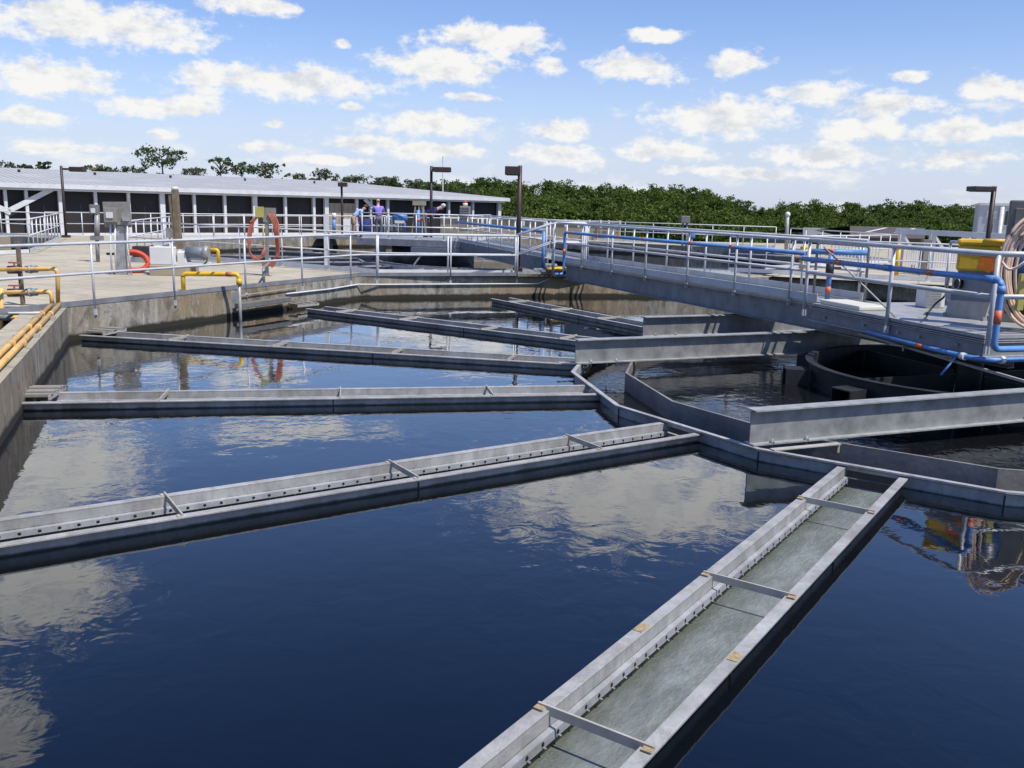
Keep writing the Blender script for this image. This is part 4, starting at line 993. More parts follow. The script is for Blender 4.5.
lamp(517.6, 271, 165.5, 505, 520.5, 166.5, 175, 24.6, 'tall brown lamp by the bridge stair, the nearest one', 0.06)
lamp(986.5, 250, 186, 970.5, 992, 186.4, 191.4, 21.0, 'brown lamp at far right with its head pointing left', 0.055)
am = thing('antenna_mast', 'thin grey antenna mast rising over the building roof', 'mast', (atY(443, 190, 62).x, 62, -3.5))
W(MB().cyl(Vector((atY(443, 190, 62).x, 62, -3.5)), atY(443, 156, 62), 0.05, 6), 'mast', 'galv_light', am)
fl2 = thing('flood_light', 'small grey floodlight on a double pole above the bridge rail', 'light', atY(682, 245, 33))
W(MB().box(atY(684.5, 219.5, 33), (0.34, 0.25, 0.26), 0.2), 'housing', 'cabinet', fl2, bevel=0.02)
for x in (683, 687): W(MB().cyl(Vector((atY(x, 240, 33).x, 33, ZD)), atY(x, 222, 33), 0.035, 8), 'pole', 'galv', fl2)
bf = thing('blue_valve_wheel', 'bright blue round valve guard hanging behind the bridge rail', 'valve', atY(692, 235, 32.5))
W(MB().ball(atY(692, 235, 32.5), 0.13, 14, 8, (0.9, 0.5, 1.3)), 'guard', 'blue', bf); W(MB().cyl(Vector((atY(692, 235, 32.5).x, 32.5, ZD)), atY(692, 236, 32.5), 0.03, 8), 'stem', 'galv', bf)
wp2 = thing('vent_pole', 'grey vent pole with round white cap in front of the trees', 'pole', atY(787, 245, 40))
W(MB().cyl(Vector((atY(787, 240, 40).x, 40, ZD)), atY(787.5, 215, 40), 0.08, 10), 'pole', 'galv_light', wp2); W(MB().ball(atY(787.7, 214.5, 40), 0.12, 12, 8), 'cap', 'white', wp2)

# ------------------------------------------------------------------ screened building
def bx_pt(x, Y): r_ = ray(x, 200); return Vector((r_.x / r_.y * Y, Y))
E0 = bx_pt(-130, 37.5); E1 = bx_pt(502, 58.0)
ed = (E1 - E0).normalized(); en = Vector((-ed.y, ed.x)); LEN = (E1 - E0).length
ZE0, ZE1 = atY(-130, 178.4, 37.5).z, atY(502, 198.0, 58.0).z
def Bd(s, w, z): p = E0 + ed * s + en * w; return Vector((p.x, p.y, z))
def ze(s): return ZE0 + (ZE1 - ZE0) * s / LEN
bd = thing('screened_building', 'long low white building with ribbed metal roof and dark screened bays', 'building', Bd(LEN / 2, 0, -3.5), math.atan2(ed.y, ed.x))
def local(parent, p): return Matrix.Rotation(-math.atan2(ed.y, ed.x), 3, 'Z') @ (Vector(p) - Vector(parent.location))
def BW(mb, name, mat, parent=None, **k):
    par = parent or bd
    mb.v = [local(bd, v) for v in mb.v]
    return mb.build(name, mat, par, **k)
RD_ = 9.0; RISE = 0.86; HIP = 7.0
rf = MB(); ov = 0.35
rf.add([Bd(-1, -ov, ze(-1)), Bd(LEN + ov, -ov, ze(LEN)), Bd(LEN - HIP, RD_, ze(LEN) + RISE), Bd(-1, RD_, ze(-1) + RISE)], [(0, 1, 2, 3)])
rf.add([Bd(LEN + ov, -ov, ze(LEN)), Bd(LEN + ov, 2 * RD_, ze(LEN)), Bd(LEN - HIP, RD_, ze(LEN) + RISE)], [(0, 1, 2)])
rf.add([Bd(-1, 2 * RD_, ze(-1)), Bd(LEN + ov, 2 * RD_, ze(LEN)), Bd(LEN - HIP, RD_, ze(LEN) + RISE), Bd(-1, RD_, ze(-1) + RISE)], [(0, 3, 2, 1)])
BW(rf, 'roof', 'roof')
fs_ = MB(); fs_.bar(Bd(-1, -ov, ze(-1) - 0.10), Bd(LEN + ov, -ov, ze(LEN) - 0.10), 0.06, 0.20); fs_.bar(Bd(LEN + ov - 0.03, -ov + 0.04, ze(LEN) - 0.13), Bd(LEN + ov - 0.03, 2 * RD_, ze(LEN) - 0.10), 0.06, 0.20); BW(fs_, 'fascia', 'rail_far')
sf = MB(); sf.bar(Bd(-1, -0.12, ze(-1) - 0.25), Bd(LEN, -0.12, ze(LEN) - 0.25), 0.3, 0.10); BW(sf, 'header_beam', 'rail_far')
scm = MB(); scm.bar(Bd(-1, 0.25, -0.47), Bd(LEN - 0.1, 0.25, -0.47), 0.05, 6.06); BW(scm, 'screen_wall', 'screen')
sc2 = MB(); sc2.bar(Bd(LEN - 0.1, 0.25, -0.47), Bd(LEN - 0.1, 2 * RD_ - 0.3, -0.47), 0.05, 6.06); BW(sc2, 'end_screen', 'screen')
colx = [-20, 6, 27, 61.5, 96, 129, 162.5, 194.5, 225, 255, 285.5, 314, 326.5, 357, 371, 388, 423, 449, 473, 499.5]
thick = {61.5, 162.5, 255, 326.5, 499.5}
def s_of(x):
    r_ = ray(x, 205); rr = Vector((r_.x, r_.y)); den = rr.x * ed.y - rr.y * ed.x; t_ = (E0.x * ed.y - E0.y * ed.x) / den
    return (rr * t_ - E0).dot(ed)
for x in colx:
    s = s_of(x); w_ = 0.24 if x in thick else 0.13
    zt_ = ze(s) - 0.20
    BW(MB().box(Bd(s, 0.06, (zt_ - 3.3) / 2), (w_, 0.2, zt_ + 3.3), math.atan2(ed.y, ed.x)), 'column', 'rail_far')
for zz in (0.45, -0.2):
    BW(MB().bar(Bd(-1, 0.12, zz), Bd(LEN, 0.12, zz), 0.08, 0.10), 'screen_rail', 'rail_far')
# inner frames set just in front of the screen, indoor dimness painted into their colour
for x in (45, 82, 110, 146, 178, 210, 240, 270, 300, 405, 436, 461):
    s = s_of(x); BW(MB().box(Bd(s, 0.215, 0.5), (0.05, 0.01, 2.6), math.atan2(ed.y, ed.x)), 'inner_frame', 'frame_dim')
# tan wall panel with door
sa, sb_ = s_of(328.5), s_of(356)
BW(MB().bar(Bd(sa, 0.15, 0.2), Bd(sb_, 0.15, 0.2), 0.05, 3.9), 'tan_wall_panel', 'tanwall')
for i in range(6): BW(MB().box(Bd(sa + (sb_ - sa) * (i + 0.5) / 6, 0.115, 0.9), (0.035, 0.02, 2.3), math.atan2(ed.y, ed.x)), 'panel_batten', 'board')
s = s_of(348); dr_ = BW(MB().box(Bd(s, 0.10, 0.2), (0.75, 0.05, 2.2), math.atan2(ed.y, ed.x)), 'door', 'rail_far')
# diagonal braces at the left bay
BW(MB().bar(Bd(s_of(8), -0.06, atY(8, 211, 40).z), Bd(s_of(53), -0.06, atY(53, 189, 41.5).z), 0.05, 0.22), 'brace', 'rail_far')
BW(MB().bar(Bd(s_of(-25), -0.06, atY(-25, 196, 39).z), Bd(s_of(10), -0.06, atY(10, 213, 40).z), 0.05, 0.22), 'brace', 'rail_far')
BW(MB().bar(Bd(s_of(364), -0.06, atY(364, 199, 53).z), Bd(s_of(373), -0.06, atY(373, 208, 53).z), 0.05, 0.2), 'brace', 'rail_far')
for x in (50, 132, 213, 292, 365): 
    s = s_of(x); BW(MB().box(Bd(s, 6.2, ze(s) + RISE * 6.55 / 9.35 + 0.06), (0.10, 0.10, 0.14)), 'roof_vent', 'darksteel')
# tan foundation wall under the building front
fw_ = thing('foundation_wall', 'tan concrete wall below the long white railing', 'wall', (-20, 40, -3.5))
W(MB().bar(Vector((-40, 21.5, -1.2)), Vector((-6.2, 50.6, -1.2)), 0.25, 3.4), 'wall', 'tanwall', fw_)
# tan channel structure right of the middle tank
ts = thing('concrete_channel', 'tan concrete channel wall below the trees behind the footbridge', 'wall', atY(560, 235, 49))
ta_, tb_ = atY(440, 240, 50.0), atY(622, 240, 47.5)
W(MB().bar(Vector((ta_.x, 51.0, 0.98)), Vector((tb_.x, 48.5, 0.98)), 0.4, 0.98), 'wall', 'tanwall', ts)
W(MB().bar(Vector((ta_.x, 50.98, 1.52)), Vector((tb_.x, 48.48, 1.52)), 0.52, 0.07), 'cap', 'rail_far', ts)
for x in (524, 545, 566, 579, 590, 601, 609, 620):
    q_ = atY(x, 222, 48.3); W(MB().box((q_.x, 48.3 + 1.2 * (620 - x) / 180, 1.40), (0.10, 0.10, 0.40)), 'post', 'rail_far', ts)
# equipment at the far middle tank: girder bridge, blue walkway parts, frames
b2a, b2b = Vector((-1.6, 34.0, 0)), Vector((1.35, 24.4, 0))
b2 = thing('bridge', 'far grey girder bridge leading to the middle of the second tank', 'bridge', b2b)
bd2 = (b2b - b2a).normalized(); bn2 = Vector((-bd2.y, bd2.x, 0))
for v in (0.5, -0.5):
    W(MB().bar(b2a + bn2 * v + Vector((0, 0, 0.72)), b2b + bn2 * v + Vector((0, 0, 0.72)), 0.04, 0.40), 'girder', 'girder', b2)
W(MB().bar(b2a + Vector((0, 0, 0.90)), b2b + Vector((0, 0, 0.90)), 0.96, 0.03), 'walkway_grating', 'galv_light', b2)
up = Vector((0, 0, 1))
for v, lab in ((0.55, 'white railing on the far side of the far girder bridge'), (-0.55, 'white railing on the near side of the far girder bridge above a blue pipe')):
    a, b_ = b2a + bn2 * v + up * 0.92, b2b + bn2 * v + up * 0.92
    railing(lab, [([a, b_], along(a, b_, 7))], h=0.95, midz=0.47, toe=0.1, mat='rail_far')
bp2 = thing('blue_pipe', 'far blue pipe clipped along the second girder bridge', 'pipe', b2b + up * 1.6)
W(MB().cyl(b2a - bn2 * 0.63 + up * 1.62, b2b - bn2 * 0.63 + up * 1.62, 0.045, 10), 'pipe', 'blue', bp2)
W(MB().cyl(b2b - bn2 * 0.63 + up * 1.62, b2b - bn2 * 0.63 + up * 0.6, 0.045, 10), 'drop_pipe', 'blue', bp2)
pl2 = thing('platform', 'grey drive platform in the middle of the far tank', 'platform', (-3.4, 35.4, 0.6))
W(MB().box((-3.4, 35.6, 0.80), (4.6, 3.2, 0.24), -0.25), 'deck_plate', 'girder', pl2)
W(MB().box((-2.6, 34.0, 0.55), (2.4, 0.9, 0.22), -0.25), 'blue_cover', 'blue_grey', pl2)
for x in (-3.4, -1.9): W(MB().bar(Vector((x, 33.9, 0.5)), Vector((x + (0.35 if x > -3 else -0.35), 33.8, 0.02)), 0.06, 0.06, up=(0, 1, 0)), 'strut', 'galv', pl2)
W(MB().cyl(Vector((-3.2, 35.6, -0.5)), Vector((-3.2, 35.6, 0.75)), 1.6, 28), 'drum', 'darksteel', pl2)
a = [Vector((-5.8, 34.6, 0.92)), Vector((-1.6, 33.6, 0.92)), Vector((-1.0, 36.6, 0.92))]
railing('white railing round the far drive platform', [(a, along(a[0], a[1], 4) + along(a[1], a[2], 2, True))], h=0.95, midz=0.47, toe=0.1, mat='rail_far')
# machine clutter on the far platform
for lab, x, y0_, y1_, w_, m_, nm, ct in (
    ('pale blue pump unit on the far platform left of the lamp', 400, 212, 222, 14, 'blue', 'pump', 'pump'),
    ('white pipe manifold on the far platform beside the purple shirted man', 392, 216, 231, 20, 'white', 'manifold', 'pipes'),
    ('tan steel frame on the far platform near the brown lamp', 419, 203, 232, 14, 'tanwall', 'frame', 'frame'),
    ('upright blue pipe with red band on the far platform', 418.5, 210, 233, 4, 'blue', 'riser_pipe', 'pipe'),
    ('tall grey vent box with red cap behind the far bridge rail', 465, 206, 231, 10, 'board', 'vent_box', 'box')):
    Y = 34.4 if nm != 'vent_box' else 38.0
    a = atY(x - w_ / 2, y0_, Y); c = atY(x + w_ / 2, y1_, Y); ctr = (a + c) / 2; sx, sz = c.x - a.x, a.z - c.z
    rt = thing(nm, lab, ct, (ctr.x, Y, c.z))
    if nm == 'frame':
        for xx in (a.x, ctr.x, c.x): W(MB().bar(Vector((xx, Y, c.z - 0.1)), Vector((ctr.x + (xx - ctr.x) * 0.45, Y, a.z)), 0.05, 0.05, up=(0, 1, 0)), 'leg', m_, rt)
        W(MB().bar(Vector((a.x + .1, Y, ctr.z)), Vector((c.x - .1, Y, ctr.z)), 0.05, 0.06), 'crossbar', m_, rt)
        W(MB().box((ctr.x, Y + 0.1, a.z), (sx * 0.9, 0.3, 0.16)), 'top', m_, rt)
    elif nm == 'manifold':
        for i in range(4): W(MB().tube(bend([Vector((a.x + sx * i / 4, Y, c.z)), Vector((a.x + sx * i / 4, Y, a.z - 0.1 * (i % 2))), Vector((a.x + sx * (i + 0.9) / 4, Y, a.z - 0.1 * (i % 2))), Vector((a.x + sx * (i + 0.9) / 4, Y, c.z))], 0.06), 0.035, 8), 'pipe', m_, rt)
    elif nm == 'riser_pipe':
        W(MB().cyl(Vector((ctr.x, Y - .1, c.z)), Vector((ctr.x, Y - .1, a.z)), 0.07, 12), 'pipe', m_, rt); W(MB().cyl(Vector((ctr.x, Y - .1, ctr.z)), Vector((ctr.x, Y - .1, ctr.z + 0.12)), 0.075, 12), 'band', 'orange', rt)
    elif nm == 'pump':
        W(MB().cyl(Vector((a.x, Y, ctr.z)), Vector((c.x, Y, ctr.z)), sz * 0.35, 14), 'body', m_, rt); W(MB().cyl(Vector((c.x - .1, Y, ctr.z)), Vector((c.x - .1, Y, c.z - 0.35)), 0.06, 10), 'discharge', m_, rt); W(MB().box((ctr.x, Y, c.z), (sx * 0.7, 0.3, 0.1)), 'base', 'white', rt)
    else:
        W(MB().box(ctr, (sx, 0.4, sz)), 'case', m_, rt, bevel=0.02)
        lv = MB(); [lv.box((ctr.x, Y - 0.21, a.z - 0.08 - 0.1 * i), (sx * 0.8, 0.02, 0.03)) for i in range(6)]; W(lv, 'louvre', 'cabinet', rt)
        W(MB().cyl(Vector((ctr.x, Y, a.z)), Vector((ctr.x, Y, a.z + 0.12)), 0.10, 12), 'cap', 'white', rt); W(MB().ball(Vector((ctr.x, Y, a.z + 0.15)), 0.08, 10, 6), 'red_cap', 'lifebuoy', rt)
bpst2 = thing('blue_post', 'blue and white bollard post left of the lamp by the tan wall', 'post', atY(334, 232, 44))
q_ = atY(334, 233, 44); W(MB().cyl(q_, atY(334, 219, 44), 0.09, 12), 'post', 'blue', bpst2); W(MB().cyl(atY(334, 219, 44), atY(334, 213, 44), 0.10, 12), 'cap', 'white', bpst2)
# troughs of the far tank
proto = make_launder(6.2, [1.0, 2.9, 4.8], 'trough of the far middle tank nearest the lamp', 'troughs of the far middle tank', (), pol(C2, 5.2, -90), math.radians(-90))
for i, (a, lab) in enumerate(((-112.5, 'trough of the far tank under the near railing'), (-135, 'trough of the far tank behind the white post'), (-157.5, 'trough of the far tank behind the red hose'), (180, 'trough of the far tank at its left side'), (157.5, 'trough of the far tank at the back left'), (-67.5, 'trough of the far tank below the girder bridge'), (-45, 'trough of the far tank at its right side'))):
    copy_tree(proto, pol(C2, 5.2, a), math.radians(a), lab)
r2 = thing('collector_launder', 'dark ring trough in the far middle tank', 'trough', C2)
for rr_, nm in ((5.2, 'outer_wall'), (4.5, 'inner_wall')):
    m_ = MB(); pts = ngon(Vector((0, 0, 0)), rr_, 16, 5)
    for i in range(16): m_.bar(pts[i].to_3d() + up * -0.05, pts[(i + 1) % 16].to_3d() + up * -0.05, 0.05, 0.36)
    m_.build(nm, 'collector', r2)

# ------------------------------------------------------------------ right background
def shed(label, x0, x1, yr, ye, Y, mat, strips=False, depth=10):
    a, b_ = atY(x0, yr, Y + depth / 2), atY(x1, yr, Y + depth / 2); zr = a.z; e_ = atY(x0, ye, Y).z
    a0, b0 = atY(x0, ye, Y), atY(x1, ye, Y)
    root = thing('shed', label, 'shed', ((a.x + b_.x) / 2, Y, -3.5))
    W(MB().add([(a0.x, Y, e_), (b0.x, Y, e_), (b_.x, Y + depth / 2, zr), (a.x, Y + depth / 2, zr), (a0.x, Y + depth, e_), (b0.x, Y + depth, e_)], [(0, 1, 2, 3), (3, 2, 5, 4)]), 'roof', mat, root)
    W(MB().box(((a0.x + b0.x) / 2, Y + depth / 2, (e_ - 3.6) / 2), (b0.x - a0.x - 0.6, depth - 0.8, e_ + 3.5)), 'wall', 'cabinet', root)
    W(MB().bar(Vector((a0.x, Y - 0.02, e_ - 0.12)), Vector((b0.x, Y - 0.02, e_ - 0.12)), 0.06, 0.22), 'fascia', 'brown', root)
    if strips:
        for f0 in (0.30, 0.68):
            u0, u1 = f0 - 0.08, f0 + 0.18
            pA = Vector((a0.x + (b0.x - a0.x) * u0, Y, e_)).lerp(Vector((a.x + (b_.x - a.x) * u0, Y + depth / 2, zr)), 0.42); pB = Vector((a0.x + (b0.x - a0.x) * u1, Y, e_)).lerp(Vector((a.x + (b_.x - a.x) * u1, Y + depth / 2, zr)), 0.86)
            W(MB().bar(pA + up * 0.03, pB + up * 0.03, 0.22, 0.02), 'skylight', 'rail_far', root)
    return root
shed('low grey shed roof in front of the trees', 803, 852, 227.5, 236.5, 64, 'shed_grey')
shed('dark brown shed roof with two pale skylight strips', 850, 925, 226, 237, 58, 'shed_brown', True, 12)
# pale building at right
Y = 46
pb = thing('pale_building', 'pale grey building with windows behind the lamp at far right', 'building', (atY(1020, 240, Y).x, Y, -3.5))
xa, xb, xc = atY(979, 220, Y).x, atY(1013, 220, Y).x, atY(1120, 220, Y).x; zt_ = atY(990, 205.5, Y).z
o_ = Vector((xa, Y)); e_ = Vector((math.cos(math.radians(-24)), math.sin(math.radians(-24)))); n_ = Vector((-e_.y, e_.x)); ra_ = math.radians(-24)
def Pb(px, off=0.0):
    r_ = ray(px, 215); rr = Vector((r_.x, r_.y)); den = rr.x * e_.y - rr.y * e_.x; t_ = (o_.x * e_.y - o_.y * e_.x) / den
    return rr * t_ - n_ * off
def bxs(px0, px1, z0, z1, th, off, name, mat, par):
    p0_, p1_ = Pb(px0), Pb(px1); c_ = (p0_ + p1_) / 2 + n_ * (th / 2 - off)
    return W(MB().box((c_.x, c_.y, (z0 + z1) / 2), ((p1_ - p0_).length, th, z1 - z0), ra_), name, mat, par)
bxs(979, 1110, -3.6, zt_, 5.0, 0, 'wall', 'palewall', pb); bxs(978.4, 1111, zt_, zt_ + 0.12, 5.2, 0.08, 'parapet', 'rail_far', pb)
for x0_, x1_, y0_, y1_ in ((986, 997, 210.5, 218), (988, 995, 222.5, 234), (1004, 1009, 210, 226)):
    z1_, z0_ = atY(x0_, y0_, Y).z, atY(x0_, y1_, Y).z
    w_ = bxs(x0_, x1_, z0_, z1_, 0.06, 0.03, 'window', 'rail_far', pb); bxs(x0_ + 1, x1_ - 1, z0_ + 0.05, z1_ - 0.05, 0.03, 0.05, 'pane', 'glass' if x0_ != 986 else 'palewall', w_)
p_ = Pb(1001.5, 0.1); W(MB().cyl((p_.x, p_.y, -3.5), (p_.x, p_.y, zt_ - 0.05), 0.09, 10), 'downpipe', 'rail_far', pb)
# white truss walkway at right
tw = thing('truss_walkway', 'white truss walkway frame standing behind the platform at right', 'walkway', atY(950, 250, 27))
Yt = 27
W(MB().bar(atY(896, 231, Yt + 1.5), atY(1060, 239, Yt - 1.5), 0.12, 0.16), 'top_chord', 'rail_far', tw)
for i, x in enumerate((902, 933, 966, 1000, 1030)):
    q_ = atY(x, 234, Yt + 1.4 - i * 0.6)
    W(MB().box((q_.x, q_.y, (q_.z + ZD) / 2), (0.16, 0.16, q_.z - ZD)), 'post', 'rail_far', tw)
    W(MB().bar(q_ + Vector((0.05, 0, -0.05)), q_ + Vector((0.45, 0, -0.55)), 0.07, 0.07), 'knee_brace', 'rail_far', tw)
pk = thing('picket_gate', 'white picket railing panels in front of the truss walkway', 'fence', atY(930, 262, 26))
for (x0_, x1_, n_) in ((832, 880, 14), (908, 922, 6), (930, 958, 11)):
    a = atY(x0_, 245.5 + (x0_ - 830) * .02, 26.3); b_ = atY(x1_, 245.5 + (x1_ - 830) * .02, 26.3)
    m_ = MB(); m_.bar(a, b_, 0.04, 0.05); m_.bar(a - up * 0.62, b_ - up * 0.62, 0.04, 0.05)
    for i in range(n_ + 1): p = a.lerp(b_, i / n_); m_.bar(p, p - up * 0.66, 0.025, 0.025, up=(0, 1, 0))
    W(m_, 'picket_panel', 'rail_far', pk)
yv = thing('yellow_valve', 'small yellow valve post in front of the white pickets', 'valve', atY(899, 258, 25.6))
W(MB().cyl(Vector((atY(899, 250, 25.6).x, 25.6, ZD)), atY(899, 247, 25.6), 0.06, 10), 'post', 'yellow', yv); W(MB().ball(atY(899, 246.5, 25.6), 0.09, 10, 6), 'cap', 'yellow', yv)
yv2 = thing('yellow_pump', 'yellow pump with red top on the deck behind the footbridge rail', 'pump', atY(806, 255, 27.5))
q_ = atY(806, 248, 27.5); W(MB().cyl(Vector((q_.x, q_.y, ZD)), q_, 0.16, 14), 'body', 'yellow', yv2); W(MB().ball(q_, 0.17, 14, 8, (1, 1, 0.6)), 'dome', 'yellow', yv2); W(MB().cyl(q_ + Vector((-.4, 0, -.25)), q_ + Vector((-.1, 0, -.25)), 0.07, 10), 'inlet', 'orange', yv2)
sk = thing('pipe_skid', 'low clutter of rusty pipe fittings on the deck behind the platform', 'fittings', at(897, 270, ZD))
for i, (x, y) in enumerate(((885, 270), (893, 271), (903, 272), (912, 273))):
    q_ = at(x, y, ZD); W(MB().cyl(q_, q_ + up * (0.18 + 0.07 * (i % 2)), 0.07, 10).cyl(q_ + up * 0.12 - Vector((0.16, 0, 0)), q_ + up * 0.12 + Vector((0.16, 0, 0)), 0.05, 10), 'fitting', 'rust' if i % 2 else 'rust_pale', sk)
gb = thing('grey_box', 'grey electrical box on a post behind the white pickets', 'box', at(925, 262, ZD)); q_ = atY(925, 255, 27)
W(MB().box((q_.x, 27, (q_.z + ZD) / 2 + .1), (0.26, 0.2, q_.z - ZD + 0.7)), 'case', 'cabinet', gb, bevel=.01); W(MB().box((q_.x, 26.89, q_.z), (0.2, 0.02, 0.3)), 'door', 'board', gb)

# ------------------------------------------------------------------ people
def skin_mesh(name, verts, edges, radii, mat, parent, root=0, sub=1):
    me = bpy.data.meshes.new(name); me.from_pydata([Vector(v) for v in verts], edges, []); me.update()
    o = bpy.data.objects.new(name, me); COL.objects.link(o); o.parent = parent
    o.modifiers.new('skin', 'SKIN')
    for i, r_ in enumerate(radii):
        sv = me.skin_vertices[0].data[i]; sv.radius = (r_, r_) if not isinstance(r_, tuple) else r_; sv.use_root = (i == root)
    s_ = o.modifiers.new('sub', 'SUBSURF'); s_.levels = sub; s_.render_levels = sub
    dg = bpy.context.evaluated_depsgraph_get(); nm = bpy.data.meshes.new_from_object(o.evaluated_get(dg))
    nm.polygons.foreach_set('use_smooth', [True] * len(nm.polygons)); nm.materials.clear(); nm.materials.append(M[mat])
    o.modifiers.clear(); o.data = nm
    return o
def person(label, loc, rz, lean, shirt, legs, hair, arms, shorts=False, scale=1.0):
    root = thing('person', label, 'person', loc, rz)
    def T(p):                                  # bend the upper body about the hips
        x, y, z = p
        if z > 0.92:
            c, s = math.cos(lean), math.sin(lean); y0, z0 = y, z - 0.92
            y, z = y0 * c + z0 * s, 0.92 - y0 * s + z0 * c
        return (x * scale, y * scale, z * scale)
    body = [(0, 0, 0.95), (0, 0.0, 1.15), (0, 0.0, 1.36), (0, 0.01, 1.50), (0, 0.03, 1.60), (0, 0.02, 1.72)]
    rad = [(0.15, 0.11), (0.145, 0.105), (0.17, 0.10), 0.058, (0.078, 0.09), (0.070, 0.085)]
    ed_ = [(0, 1), (1, 2), (2, 3), (3, 4), (4, 5)]
    vs = list(body)
    for s_, (el, ha) in zip((-1, 1), arms):
        i = len(vs); vs += [(s_ * 0.20, 0, 1.40), el, ha, tuple(a + (a - b) * 0.28 for a, b in zip(ha, el))]
        rad += [0.062, 0.046, 0.034, 0.030]; ed_ += [(2, i), (i, i + 1), (i + 1, i + 2), (i + 2, i + 3)]
    for s_ in (-1, 1):
        i = len(vs); vs += [(s_ * 0.10, 0, 0.86), (s_ * 0.11, 0.02, 0.48), (s_ * 0.11, 0.0, 0.09), (s_ * 0.12, 0.16, 0.035)]
        rad += [0.088, 0.060, 0.042, 0.036]; ed_ += [(0, i), (i, i + 1), (i + 1, i + 2), (i + 2, i + 3)]
    skin_mesh('body', [T(v) for v in vs], ed_, rad, 'skin', root)
    sv = [(0, 0, 0.90)] + body[1:3] + [(0, 0.0, 1.46)]; sr = [(0.185, 0.145), (0.185, 0.135), (0.225, 0.13), 0.08]; se = [(0, 1), (1, 2), (2, 3)]
    for s_, (el, ha) in zip((-1, 1), arms):
        i = len(sv); m_ = tuple(a * 0.3 + b * 0.7 for a, b in zip((s_ * 0.20, 0, 1.40), el)); sv += [(s_ * 0.20, 0, 1.40), m_]; sr += [0.095, 0.080]; se += [(2, i), (i, i + 1)]
    skin_mesh('shirt', [T(v) for v in sv], se, sr, shirt, root)
    tv = [(0, 0, 0.98), (0, 0, 0.90)]; tr = [(0.155, 0.12), (0.16, 0.125)]; te = [(0, 1)]
    for s_ in (-1, 1):
        i = len(tv); tv += [(s_ * 0.10, 0, 0.84), (s_ * 0.11, 0.02, 0.50)]; tr += [0.105, 0.085]; te += [(1, i), (i, i + 1)]
        if not shorts: tv.append((s_ * 0.11, 0.0, 0.10)); tr.append(0.065); te.append((i + 1, i + 2))
    skin_mesh('trousers', [T(v) for v in tv], te, tr, legs, root)
    h = MB().ball(T((0, -0.012, 1.74)), 0.098 * scale, 14, 8, (0.9, 1.05, 0.85)); h.build('hair', hair, root)
    f = MB()
    for s_ in (-1, 1): f.ball(T((s_ * 0.03, 0.105, 1.70)), 0.010 * scale, 6, 4)
    f.build('eyes', 'black', root)
    MB().ball(T((0, 0.118, 1.665)), 0.017 * scale, 8, 5, (0.8, 1.1, 1.2)).build('nose', 'skin', root)
    sh = MB()
    for s_ in (-1, 1): sh.ball((s_ * 0.115 * scale, 0.06 * scale, 0.045), 0.06 * scale, 10, 6, (0.8, 2.0, 0.75))
    sh.build('shoes', 'black', root)
    return root
Yq = 44.5
q_ = atY(378.5, 199, Yq); f_ = q_.z - 1.80
pw_ = thing('walkway_slab', 'grey raised walkway on which the purple shirted man stands', 'walkway', (q_.x, Yq, f_ - 0.2))
W(MB().box((q_.x + 0.3, Yq, f_ - 0.06), (6.5, 1.8, 0.12)), 'slab', 'girder', pw_)
for xx in (-2.4, 0.2, 2.6): W(MB().box((q_.x + xx, Yq, (f_ - 0.12 - 0.8) / 2), (0.25, 0.25, f_ - 0.12 + 0.8)), 'pier', 'tanwall', pw_)
person('man in a purple polo shirt seen from behind on the far walkway', (q_.x, Yq, f_), 0.35, 0.15, 'purple', 'darkcloth', 'skin', [((-0.30, 0.10, 1.16), (-0.24, 0.30, 1.08)), ((0.30, 0.10, 1.16), (0.22, 0.30, 1.08))])
q2_ = atY(355, 207, Yq - 0.3)
person('person in pale blue shirt and khaki shorts bending forward on the far walkway', (q2_.x - 0.1, Yq - 0.3, f_), -1.1, 0.9, 'paleblue', 'khaki', 'hair', [((-0.25, 0.25, 1.15), (-0.15, 0.40, 1.00)), ((0.25, 0.25, 1.15), (0.15, 0.40, 1.00))], True)
q3_ = atY(436, 212, 36.5)
person('person in navy shirt and pale cap bending behind the brown lamp', (q3_.x - 0.45, 36.4, 0.93), -1.45, 1.15, 'navycloth', 'darkcloth', 'greyhair', [((-0.25, 0.2, 1.12), (-0.15, 0.35, 0.95)), ((0.25, 0.2, 1.12), (0.15, 0.35, 0.95))])
nd = thing('drum', 'navy blue drum standing between the two workers', 'drum', (atY(366.5, 228, Yq - .2).x, Yq - 0.5, f_))
W(MB().cyl((atY(366.5, 228, Yq - .2).x, Yq - 0.5, f_), (atY(366.5, 228, Yq - .2).x, Yq - 0.5, f_ + 0.86), 0.29, 20), 'body', 'navycloth', nd)
for z_ in (0.28, 0.58): W(MB().tube([(nd.location.x + 0.295 * math.cos(t), Yq - 0.5 + 0.295 * math.sin(t), f_ + z_) for t in [2 * PI * i / 20 for i in range(20)]], 0.015, 6, closed=True), 'hoop', 'navycloth', nd)

